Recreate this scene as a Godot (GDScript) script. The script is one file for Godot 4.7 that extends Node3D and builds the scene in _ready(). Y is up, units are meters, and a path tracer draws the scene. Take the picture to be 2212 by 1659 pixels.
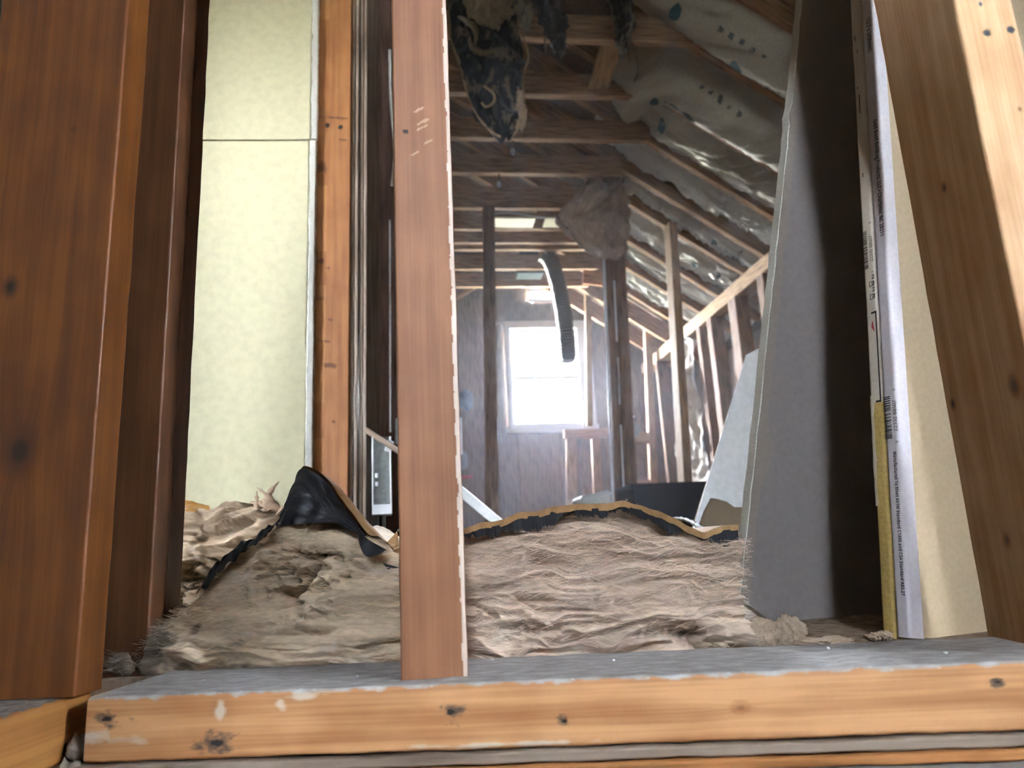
extends Node3D
# An old attic seen low between the studs of a stripped partition: a bottom plate close to the camera, insulation batts,
# leaning gypsum sheets, and the rafters and ties of the attic that run back to a window in the end wall.

const TURN := 0.174533          # the attic stands turned ten degrees against the partition
const SLOPE := 0.672            # rise of the rafters over their run

var taken := {}
var n_fine := FastNoiseLite.new()
var n_fbm := FastNoiseLite.new()
var rng := RandomNumberGenerator.new()
var grain: NoiseTexture2D
var blotch: NoiseTexture2D
var faint: NoiseTexture2D
var M := {}

# ---------------------------------------------------------------- naming

func numbered(called: String) -> String:
	if not taken.has(called):
		taken[called] = 0
		return called
	taken[called] += 1
	return "%s_%03d" % [called, taken[called]]

func tag(o: Node, label: String, category: String, group := "") -> Node:
	o.set_meta("label", label)
	o.set_meta("category", category)
	if group:
		o.set_meta("group", group)
	return o

func structure(o: Node, label := "", category := "") -> Node:
	o.set_meta("kind", "structure")
	if label:
		o.set_meta("label", label)
	if category:
		o.set_meta("category", category)
	return o

func thing(called: String, label: String, category: String, xf := Transform3D(), group := "") -> Node3D:
	var o := Node3D.new()
	o.name = numbered(called)
	add_child(o)
	o.transform = xf
	tag(o, label, category, group)
	return o

func put(called: String, mesh: Mesh, m: Material, parent: Node = null, xf := Transform3D()) -> MeshInstance3D:
	var o := MeshInstance3D.new()
	o.mesh = mesh
	o.material_override = m
	if parent == null:
		o.name = numbered(called)
		add_child(o)
	else:
		o.name = called
		parent.add_child(o, true)
	o.transform = xf
	return o

func sub(called: String, mesh: Mesh, m: Material, part: MeshInstance3D, xf: Transform3D) -> MeshInstance3D:   # a sub-part, placed in the axes of its thing
	return put(called, mesh, m, part, part.transform.affine_inverse() * xf)

# ---------------------------------------------------------------- places

func at(u: float, y: float, d: float) -> Vector3:     # a place in the attic: u across, y up, d deep
	return Vector3(u * cos(TURN) - d * sin(TURN), y, -u * sin(TURN) - d * cos(TURN))

func attic(u: float, y: float, d: float) -> Transform3D:
	return Transform3D(Basis(Vector3.UP, TURN), at(u, y, d))

func along(a: Vector3, b: Vector3, side: Vector3) -> Transform3D:   # local y runs from a to b, local x towards side
	var y := (b - a).normalized()
	var x := (side - y * side.dot(y)).normalized()
	return Transform3D(Basis(x, y, x.cross(y)), a)

# ---------------------------------------------------------------- meshes

func lumber(w: float, t: float, length: float, r := 0.002, rows := 1, wear := 0.0) -> ArrayMesh:
	# a board along y with rounded edges: w along x, t along z; uv.x runs once round it
	var pts := []
	var acc := 0.0
	var corners := [[w / 2, -t / 2, -PI / 2], [w / 2, t / 2, 0.0], [-w / 2, t / 2, PI / 2], [-w / 2, -t / 2, PI]]
	var per := 2.0 * (w + t)
	var face := [t, w, t, w]
	var run := 0.0
	for k in 4:
		var c = corners[k]
		var cx: float = c[0] - signf(c[0]) * r
		var cz: float = c[1] - signf(c[1]) * r
		for s in 3:
			var a: float = c[2] + s * PI / 4
			pts.append([cx + r * cos(a), cz + r * sin(a), cos(a), sin(a), run + (s - 1) * r * 0.7])
		run += face[k]
	pts.append([pts[0][0], pts[0][1], pts[0][2], pts[0][3], per - r * 0.7])
	var st := SurfaceTool.new()
	st.begin(Mesh.PRIMITIVE_TRIANGLES)
	var n := pts.size()
	for j in rows + 1:
		var y := length * j / rows
		for i in n:
			var p = pts[i]
			var k := 0.0
			if wear > 0.0:
				k = wear * n_fine.get_noise_3d(p[0] * 60.0, y * 45.0, p[1] * 60.0)
			st.set_normal(Vector3(p[2], 0, p[3]))
			st.set_uv(Vector2(p[4] / per, y))
			st.add_vertex(Vector3(p[0] + p[2] * k, y, p[1] + p[3] * k))
	for j in rows:
		for i in n - 1:
			var a := j * n + i
			for q in [a + n + 1, a + n, a, a + n + 1, a, a + 1]:
				st.add_index(q)
	var base := (rows + 1) * n
	for e in 2:
		var y := length * e
		st.set_normal(Vector3(0, 2 * e - 1, 0))
		st.set_uv(Vector2(0.5, y))
		st.add_vertex(Vector3(0, y, 0))
		for i in n:
			st.set_normal(Vector3(0, 2 * e - 1, 0))
			st.set_uv(Vector2(0.5 + pts[i][0] / per, y + pts[i][1]))
			st.add_vertex(Vector3(pts[i][0], y, pts[i][1]))
		for i in n - 1:
			var order := [base, base + 1 + i, base + 2 + i] if e == 1 else [base, base + 2 + i, base + 1 + i]
			for q in order:
				st.add_index(q)
		base += n + 1
	return st.commit()

func box(size: Vector3, c := 0.0015) -> ArrayMesh:     # a box with its base at y 0
	return lumber(size.x, size.z, size.y, minf(c, minf(size.x, size.z) * 0.45))

func beam(called: String, a: Vector3, b: Vector3, side: Vector3, w: float, t: float, m: Material, label := "", category := "", group := "", parent: Node = null, rows := 1, wear := 0.0, r := 0.002) -> MeshInstance3D:
	var o := put(called, lumber(w, t, a.distance_to(b), r, rows, wear), m, parent, along(a, b, side))
	if label:
		tag(o, label, category, group)
	return o

func grid(nu: int, nv: int, f: Callable, cf = null, flip := false) -> ArrayMesh:
	var st := SurfaceTool.new()
	st.begin(Mesh.PRIMITIVE_TRIANGLES)
	for j in nv + 1:
		for i in nu + 1:
			var u := float(i) / nu
			var v := float(j) / nv
			var p: Vector3 = f.call(u, v)
			if cf != null:
				st.set_color(cf.call(u, v, p))
			st.set_uv(Vector2(u, v))
			st.add_vertex(p)
	for j in nv:
		for i in nu:
			var a := j * (nu + 1) + i
			var b := a + nu + 1
			for q in ([b, b + 1, a + 1, b, a + 1, a] if not flip else [b, a + 1, b + 1, b, a, a + 1]):
				st.add_index(q)
	st.generate_normals()
	return st.commit()

func slab(given: PackedVector2Array, thick: float) -> ArrayMesh:   # an outline in x, y made a plate; its face at z 0, its back at -thick
	var st := SurfaceTool.new()
	st.begin(Mesh.PRIMITIVE_TRIANGLES)
	st.set_smooth_group(-1)
	var outline := given.duplicate()
	if Geometry2D.is_polygon_clockwise(outline):
		outline.reverse()
	var tri := Geometry2D.triangulate_polygon(outline)
	for side in 2:
		for k in range(0, tri.size(), 3):
			var p := [outline[tri[k]], outline[tri[k + 1]], outline[tri[k + 2]]]
			var turn: float = (p[1] - p[0]).cross(p[2] - p[0])
			if (turn > 0.0) == (side == 0):
				p.reverse()
			for q in p:
				st.set_uv(q)
				st.add_vertex(Vector3(q.x, q.y, -thick * side))
	for i in outline.size():
		var a := outline[i]
		var b := outline[(i + 1) % outline.size()]
		for q in [Vector3(a.x, a.y, 0), Vector3(a.x, a.y, -thick), Vector3(b.x, b.y, -thick), Vector3(a.x, a.y, 0), Vector3(b.x, b.y, -thick), Vector3(b.x, b.y, 0)]:
			st.set_uv(Vector2(q.x, q.y))
			st.add_vertex(q)
	st.generate_normals()
	return st.commit()

func tube(path: Array, radius: Callable, sides := 10) -> ArrayMesh:
	var frames := []
	for i in path.size():
		var d: Vector3 = (path[mini(i + 1, path.size() - 1)] - path[maxi(i - 1, 0)]).normalized()
		var x := d.cross(Vector3(0.31, 0.12, 0.94)).normalized()
		frames.append([path[i], x, d.cross(x)])
	return grid(sides, path.size() - 1, func(u, v):
		var k := roundi(v * (path.size() - 1))
		var a: float = -u * TAU
		return frames[k][0] + (frames[k][1] * cos(a) + frames[k][2] * sin(a)) * radius.call(k))

func curve(pts: Array, steps: int) -> Array:            # a smooth path through points
	var c := Curve3D.new()
	for i in pts.size():
		var t: Vector3 = (pts[mini(i + 1, pts.size() - 1)] - pts[maxi(i - 1, 0)]) / 6.0
		c.add_point(pts[i], -t, t)
	var out := []
	for k in steps + 1:
		out.append(c.sample_baked(c.get_baked_length() * k / steps, true))
	return out

func profile(pts: Array, x: float) -> float:            # height of a line through points at x
	for i in pts.size() - 1:
		if x <= pts[i + 1][0]:
			var k := clampf((x - pts[i][0]) / (pts[i + 1][0] - pts[i][0]), 0.0, 1.0)
			return lerpf(pts[i][1], pts[i + 1][1], k * k * (3 - 2 * k) * 0.5 + k * 0.5)
	return pts[-1][1]

func letters(text: String, em: float, bold := false) -> TextMesh:
	var t := TextMesh.new()
	var f := SystemFont.new()
	f.font_names = PackedStringArray(["Droid Sans"])
	f.font_weight = 700 if bold else 400
	t.font = f
	t.text = text
	t.font_size = 32
	t.pixel_size = em / 32.0
	t.depth = 0.00012
	t.curve_step = 1.0
	return t

# ---------------------------------------------------------------- materials

func plain(c: Color, rough := 0.8, metal := 0.0) -> StandardMaterial3D:
	var m := StandardMaterial3D.new()
	m.albedo_color = c
	m.roughness = rough
	m.metallic = metal
	return m

func timber(c: Color, rough := 0.85, relief := 0.05) -> StandardMaterial3D:   # sawn wood, its grain along local y
	var m := plain(c, rough)
	m.albedo_texture = grain
	m.uv1_triplanar = true
	m.uv1_scale = Vector3(9.0, 0.9, 9.0)
	m.uv1_offset = Vector3(rng.randf(), rng.randf(), rng.randf())
	m.metallic_specular = 0.3
	m.heightmap_enabled = true
	m.heightmap_texture = grain
	m.heightmap_scale = relief
	return m

func patchy(c: Color, scale := 6.0, rough := 0.85, relief := 0.0) -> StandardMaterial3D:
	var m := plain(c, rough)
	m.albedo_texture = blotch
	m.uv1_triplanar = true
	m.uv1_scale = Vector3.ONE * scale
	if relief > 0.0:
		m.heightmap_enabled = true
		m.heightmap_texture = blotch
		m.heightmap_scale = relief
	return m

func painted() -> StandardMaterial3D:                    # colour comes from the vertices
	var m := plain(Color.WHITE, 0.95)
	m.vertex_color_use_as_albedo = true
	return m

func srgb(r: float, g: float, b: float) -> Color:
	return Color(r / 255.0, g / 255.0, b / 255.0)

func plank_texture(per: float, span: float, light: Color, dark: Color, knots: Array, seed_at: float, extra = null) -> StandardMaterial3D:
	# the wood of one near board: per metres round it (u), span metres along it (v); knots are [x, y, radius, depth of colour]
	var w := 360
	var h := 680
	var data := PackedByteArray()
	data.resize(w * h * 3)
	var k := 0
	for j in h:
		var y := span * j / h
		for i in w:
			var x := per * i / w
			var bend := 0.0
			var spot := 0.0
			for q in knots:
				var dx: float = x - q[0]
				var dy: float = (y - q[1]) * 0.72
				var rr: float = sqrt(dx * dx + dy * dy) / q[2]
				if rr < 5.0:
					bend += signf(dx) * exp(-rr * 0.7) * q[2] * 0.8
					spot = maxf(spot, q[3] * (clampf(1.35 - rr, 0.0, 1.0) + 0.35 * exp(-rr * 0.9) * (0.6 + 0.4 * sin(rr * 9.0))))
			var g1 := n_fine.get_noise_3d((x + bend) * 420.0, y * 9.0, seed_at)
			var g2 := n_fine.get_noise_3d((x + bend) * 90.0, y * 4.0, seed_at + 7.0)
			var g3 := n_fbm.get_noise_3d(x * 22.0, y * 13.0, seed_at + 3.0)
			var g := clampf(0.62 + 0.22 * g1 + 0.35 * g2 + 0.45 * g3 - spot, 0.0, 1.0)
			var c := dark.lerp(light, g)
			if spot > 0.55:
				c = c.lerp(dark * 0.35, minf(1.0, (spot - 0.55) * 1.6))
			if extra != null:
				c = extra.call(x, y, c)
			data[k] = int(clampf(c.r, 0, 1) * 255.0)
			data[k + 1] = int(clampf(c.g, 0, 1) * 255.0)
			data[k + 2] = int(clampf(c.b, 0, 1) * 255.0)
			k += 3
	var im := Image.create_from_data(w, h, false, Image.FORMAT_RGB8, data)
	var m := plain(Color.WHITE, 0.55)
	m.albedo_texture = ImageTexture.create_from_image(im)
	m.uv1_scale = Vector3(1.0, 1.0 / span, 1.0)
	var bump: Image = im.duplicate()
	bump.convert(Image.FORMAT_RGBA8)
	bump.bump_map_to_normal_map(1.2)
	m.normal_enabled = true
	m.normal_texture = ImageTexture.create_from_image(bump)
	m.normal_scale = 0.5
	return m

func papery(c: Color, scale := 6.0, rough := 0.75) -> StandardMaterial3D:    # smooth board or paper, barely mottled
	var m := patchy(c, scale, rough)
	m.albedo_texture = faint
	return m

func make_materials() -> void:
	var ramp := Gradient.new()
	ramp.offsets = PackedFloat32Array([0.0, 0.35, 0.65, 1.0])
	ramp.colors = PackedColorArray([Color(0.55, 0.52, 0.5), Color(0.82, 0.8, 0.78), Color(0.93, 0.92, 0.91), Color(1, 1, 1)])
	grain = NoiseTexture2D.new()
	grain.width = 512
	grain.height = 512
	grain.seamless = true
	var g := FastNoiseLite.new()
	g.seed = 4
	g.frequency = 0.012
	g.fractal_octaves = 5
	grain.noise = g
	grain.color_ramp = ramp
	blotch = NoiseTexture2D.new()
	blotch.width = 512
	blotch.height = 512
	blotch.seamless = true
	var b := FastNoiseLite.new()
	b.seed = 9
	b.frequency = 0.02
	b.fractal_octaves = 6
	blotch.noise = b
	var soft := Gradient.new()
	soft.offsets = PackedFloat32Array([0.0, 0.5, 1.0])
	soft.colors = PackedColorArray([Color(0.8, 0.79, 0.78), Color(0.93, 0.93, 0.92), Color(1, 1, 1)])
	blotch.color_ramp = soft
	faint = NoiseTexture2D.new()
	faint.width = 512
	faint.height = 512
	faint.seamless = true
	var fn := FastNoiseLite.new()
	fn.seed = 15
	fn.frequency = 0.03
	fn.fractal_octaves = 6
	faint.noise = fn
	var pale := Gradient.new()
	pale.offsets = PackedFloat32Array([0.0, 0.5, 1.0])
	pale.colors = PackedColorArray([Color(0.94, 0.94, 0.935), Color(0.975, 0.975, 0.975), Color(1, 1, 1)])
	faint.color_ramp = pale
	M.tie = timber(srgb(178, 147, 120))
	M.rafter = timber(srgb(168, 136, 108))
	M.stud = timber(srgb(136, 110, 90))
	M.new_wood = timber(srgb(168, 138, 102))
	M.dark_wood = timber(srgb(92, 72, 62))
	M.deck = timber(srgb(116, 100, 88))
	M.end_board = timber(srgb(124, 107, 94))
	M.orange_wood = timber(srgb(206, 146, 92))
	M.trim = timber(srgb(164, 148, 132), 0.38)
	M.kraft = patchy(srgb(184, 144, 98), 14.0, 0.85)
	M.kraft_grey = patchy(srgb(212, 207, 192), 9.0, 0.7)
	M.kraft_lit = patchy(srgb(232, 230, 222), 9.0, 0.6)  # facing raised in tone for the batts lit by the window
	M.asphalt = patchy(srgb(26, 30, 36), 20.0, 0.48, 0.12)
	M.cream = papery(srgb(224, 217, 180), 3.0, 0.7)
	M.gypsum_edge = patchy(srgb(226, 224, 214), 40.0, 0.95, 0.1)
	M.tan_paper = papery(srgb(204, 182, 148), 11.0, 0.75)
	M.grey_paper = papery(srgb(138, 131, 128), 7.0, 0.7)
	M.lit_strip_paper = papery(srgb(146, 136, 126), 9.0, 0.8)
	M.tape = papery(srgb(226, 220, 226), 12.0, 0.5)
	M.tape_old = papery(srgb(216, 206, 190), 12.0, 0.6)
	M.glue = patchy(srgb(206, 178, 106), 25.0, 0.6)
	M.ink = plain(srgb(26, 26, 30), 0.7)
	M.ink_red = plain(srgb(170, 50, 50), 0.7)
	M.ink_blue = plain(srgb(52, 88, 100), 0.7)
	M.ink_grey = plain(srgb(96, 104, 104), 0.7)
	M.white_face = papery(srgb(246, 248, 248), 4.0, 0.6)
	M.foil = plain(srgb(200, 204, 210), 0.32, 0.85)
	M.steel = patchy(srgb(132, 138, 136), 10.0, 0.5)
	M.duct = plain(srgb(120, 117, 114), 0.45, 0.6)
	M.white_metal = plain(srgb(230, 232, 234), 0.45)
	M.vinyl = plain(srgb(224, 222, 222), 0.5)
	M.louvre = plain(srgb(236, 238, 240), 0.6)
	M.louvre.backlight_enabled = true
	M.louvre.backlight = Color(0.055, 0.055, 0.055)
	M.black = patchy(srgb(34, 40, 50), 8.0, 0.6)
	M.plaster = plain(srgb(190, 186, 178), 0.9)
	M.floor = patchy(srgb(150, 146, 142), 6.0, 0.9)
	M.attic_floor = timber(srgb(184, 164, 142), 0.85)
	M.wire = plain(srgb(206, 206, 200), 0.5)
	M.wool = painted()
	M.wool.rim_enabled = true
	M.wool.rim = 0.25

# ---------------------------------------------------------------- the scene

func _ready() -> void:
	# camera, sky, exposure
	var cam := Camera3D.new()
	cam.name = "camera"
	cam.transform = Transform3D(Basis(Vector3(0.9969, -0.0475, -0.0629), Vector3(0.06, 0.9745, 0.2164), Vector3(0.0511, -0.2195, 0.9743)).orthonormalized(), Vector3(0, 0.122, 0))
	var lens := CameraAttributesPhysical.new()
	lens.frustum_focal_length = 24.0
	lens.frustum_focus_distance = 0.6
	lens.exposure_aperture = 10.0
	cam.attributes = lens
	cam.fov = 54.80
	cam.near = 0.02
	cam.far = 200.0
	add_child(cam)
	cam.fov = 54.80
	cam.make_current()

	var env := Environment.new()
	env.background_mode = Environment.BG_SKY
	var sky := ProceduralSkyMaterial.new()
	sky.sky_top_color = srgb(214, 226, 244)
	sky.sky_horizon_color = srgb(240, 244, 250)
	sky.ground_bottom_color = srgb(120, 122, 116)
	sky.ground_horizon_color = srgb(170, 172, 168)
	env.background_energy_multiplier = 640.0
	env.sky = Sky.new()
	env.sky.sky_material = sky
	env.tonemap_mode = Environment.TONE_MAPPER_LINEAR
	env.tonemap_exposure = 1.15
	env.volumetric_fog_enabled = true
	env.volumetric_fog_density = 0.0
	env.sdfgi_enabled = true
	env.ssao_enabled = true
	env.ssil_enabled = true
	var world := WorldEnvironment.new()
	world.name = "world"
	world.environment = env
	add_child(world)

	n_fine.frequency = 1.0
	n_fine.fractal_type = FastNoiseLite.FRACTAL_NONE
	n_fine.seed = 3
	n_fbm.frequency = 1.0
	n_fbm.fractal_octaves = 3
	n_fbm.seed = 11
	rng.seed = 20
	make_materials()
	shell()
	end_window()
	attic_frame()
	partition()
	sheets()
	left_side()
	batts()
	roof_batts()
	hanging()
	attic_things()
	litter()

# a wall, floor or ceiling of the shell: a box between two corners
func shell_box(called: String, lo: Vector3, hi: Vector3, m: Material, xf := Transform3D(), parent: Node = null) -> MeshInstance3D:
	var s := hi - lo
	var o := put(called, box(s, 0.001), m, parent, xf * Transform3D(Basis(), Vector3((lo.x + hi.x) / 2, lo.y, (lo.z + hi.z) / 2)))
	if parent == null:
		structure(o)
	return o

func shell() -> void:
	var near := Transform3D()
	var far := attic(0, 0, 0)
	# the room the camera stands in: a small window in its rear wall, a slimmer one in its right wall
	shell_box("floor", Vector3(-2.8, -0.2, -0.56), Vector3(2.4, 0.0, 2.9), M.floor)
	shell_box("ceiling", Vector3(-2.8, 2.25, -0.62), Vector3(2.4, 2.4, 2.9), M.plaster)
	for q in [[-2.8, 0.04, 0.0, 2.25], [0.32, 2.4, 0.0, 2.25], [0.04, 0.32, 0.0, 1.57], [0.04, 0.32, 1.825, 2.25]]:
		shell_box("wall_rear", Vector3(q[0], q[2], 2.7), Vector3(q[1], q[3], 2.85), M.plaster)
	shell_box("wall_left", Vector3(-0.43, 0, -0.63), Vector3(-0.407, 2.25, 2.7), M.plaster)
	for q in [[0.0, 0.85, -0.44, 2.7], [1.25, 2.25, -0.44, 2.7], [0.85, 1.25, -0.44, 0.72], [0.85, 1.25, 0.935, 2.7]]:
		shell_box("wall_right", Vector3(2.2, q[0], q[2]), Vector3(2.35, q[1], q[3]), M.plaster)
	# the neighbouring room on the left, with a window of its own, open to the cream wall sheets
	for q in [[0.0, 0.8, -1.6, 2.7], [1.17, 2.25, -1.6, 2.7], [0.8, 1.17, -1.6, -0.09], [0.8, 1.17, 0.26, 2.7]]:
		shell_box("wall_left", Vector3(-2.55, q[0], q[2]), Vector3(-2.4, q[1], q[3]), M.plaster)
	# unseen upright slab, added to keep light off the left end of the plate
	shell_box("added_screen_1", Vector3(-0.39, 0.005, 0.42), Vector3(-0.125, 2.0, 0.455), M.dark_wood)
	# solid parts of the partition on both sides of the stripped bays
	shell_box("wall_front", Vector3(-4.2, 0, -0.56), Vector3(-2.0, 3.4, -0.45), M.plaster)
	shell_box("wall_front", Vector3(0.72, 0, -0.56), Vector3(4.2, 3.4, -0.45), M.plaster)
	shell_box("wall_front", Vector3(-0.43, 2.12, -0.56), Vector3(0.72, 3.6, -0.45), M.plaster)
	shell_box("wall_front", Vector3(-2.0, 2.0, -0.56), Vector3(-0.43, 3.6, -0.45), M.plaster)
	# the attic: floor, eaves walls, roof decks
	shell_box("floor", Vector3(-2.8, -0.16, -1.4), Vector3(2.8, 0.045, -0.548), M.attic_floor)
	shell_box("floor", Vector3(-2.6, -0.16, -6.7), Vector3(2.6, 0.044, -0.95), M.attic_floor, far)
	shell_box("wall_left", Vector3(-2.6, 0.045, -6.6), Vector3(-2.4, 1.6, -0.5), M.dark_wood, far)
	shell_box("wall_right", Vector3(2.42, 0.045, -6.6), Vector3(2.6, 1.6, 0.1), M.deck, far)
	for s in [1, -1]:
		var ridge := Vector2(0.1, 3.2)
		var run := 2.65
		var o := put("ceiling", box(Vector3(run / cos(atan(SLOPE)), 0.05, 6.6), 0.001), M.deck)
		var mid = attic(ridge.x + s * run / 2, ridge.y - SLOPE * run / 2, 3.15)
		o.transform = mid * Transform3D(Basis(Vector3(0, 0, 1), -s * atan(SLOPE)), Vector3.ZERO)
		structure(o)

	# thin fog added to the attic air for the window's lens glare
	var dust := FogVolume.new()
	dust.name = "glare_haze"
	dust.size = Vector3(4.6, 2.9, 4.7)
	var air := FogMaterial.new()
	air.albedo = srgb(222, 227, 240)
	air.density = 0.025
	dust.material = air
	add_child(dust)
	dust.transform = attic(0.0, 1.5, 4.0)
	dust.set_meta("label", "thin pale fog added in the attic air for the lens glare of the window")
	dust.set_meta("category", "haze")

func end_window() -> void:
	# end wall of planks round the window, at depth 6.4
	var w := Node3D.new()
	w.name = "wall_back"
	add_child(w)
	w.transform = attic(0, 0, 6.42)
	structure(w)
	var u := -2.5
	var k := 0
	rng.seed = 31
	while u < 2.4:
		var wide := rng.randf_range(0.13, 0.2)
		var tone: Material = [M.end_board, M.deck, M.end_board][k % 3]
		var spans := [[0.045, 3.3]]
		if u + wide > 0.72 and u < 1.53:
			spans = [[0.045, 1.122], [2.143, 2.35], [2.49, 3.3]] if u + wide > 0.98 and u < 1.22 else [[0.045, 1.122], [2.143, 3.3]]
		for s in spans:
			put("board", box(Vector3(wide - 0.004, s[1] - s[0], 0.022), 0.002), tone, w, Transform3D(Basis(), Vector3(u + wide / 2, s[0], -rng.randf_range(0.0, 0.006))))
		u += wide
		k += 1
	for part in [[-2.6, 0.74, 0.0, 3.4], [1.51, 2.6, 0.0, 3.4], [0.74, 1.51, 0.0, 1.16], [0.74, 1.51, 2.10, 2.345], [0.74, 0.995, 2.345, 2.48], [1.2, 1.51, 2.345, 2.48], [0.74, 1.51, 2.48, 3.4]]:
		put("sheathing", box(Vector3(part[1] - part[0], part[3] - part[2], 0.05), 0.001), M.deck, w, Transform3D(Basis(), Vector3((part[0] + part[1]) / 2, part[2], -0.045)))
	# the window: casing, two sashes, panes
	var o := Node3D.new()
	o.name = "window_1"
	add_child(o)
	o.transform = attic(0, 0, 6.4)
	structure(o, "white double hung window at the far end of the attic", "window")
	var c: Material = M.vinyl
	for q in [["jamb", 0.76, 0.05, 1.15, 2.14], ["jamb", 1.455, 0.13, 1.15, 2.14]]:
		put(q[0], box(Vector3(q[2], q[4] - q[3], 0.09)), c, o, Transform3D(Basis(), Vector3(q[1], q[3], 0.01)))
	put("head", box(Vector3(0.8, 0.07, 0.09)), c, o, Transform3D(Basis(), Vector3(1.13, 2.07, 0.015)))
	put("sill", box(Vector3(0.82, 0.06, 0.075)), c, o, Transform3D(Basis(), Vector3(1.13, 1.125, 0.0)))
	var glass := plain(Color(0.9, 0.95, 0.95, 0.04), 0.03)
	glass.transparency = BaseMaterial3D.TRANSPARENCY_ALPHA
	for s in [[1.61, 2.07, -0.005, "upper_sash"], [1.18, 1.635, 0.022, "lower_sash"]]:
		var y0: float = s[0]
		var y1: float = s[1]
		var sash := put(s[3], box(Vector3(0.61, 0.028, 0.026)), c, o, Transform3D(Basis(), Vector3(1.092, y0, s[2])))
		put("rail", box(Vector3(0.61, 0.035, 0.026)), c, sash, Transform3D(Basis(), Vector3(0, y1 - y0 - 0.035, 0)))
		for q in [-0.295, 0.295]:
			put("stile", box(Vector3(0.026, y1 - y0, 0.024)), c, sash, Transform3D(Basis(), Vector3(q, 0, 0)))
		put("pane", box(Vector3(0.575, y1 - y0 - 0.03, 0.004), 0.0005), glass, sash, Transform3D(Basis(), Vector3(0, 0.015, 0)))
	for q in [0.98, 1.2]:
		put("lock", box(Vector3(0.05, 0.016, 0.03), 0.004), c, o, Transform3D(Basis(), Vector3(q, 1.635, 0.03)))

func ordinal(k: int) -> String:
	return ["first", "second", "third", "fourth", "fifth", "sixth", "seventh", "eighth", "ninth", "tenth", "eleventh"][k]

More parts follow.
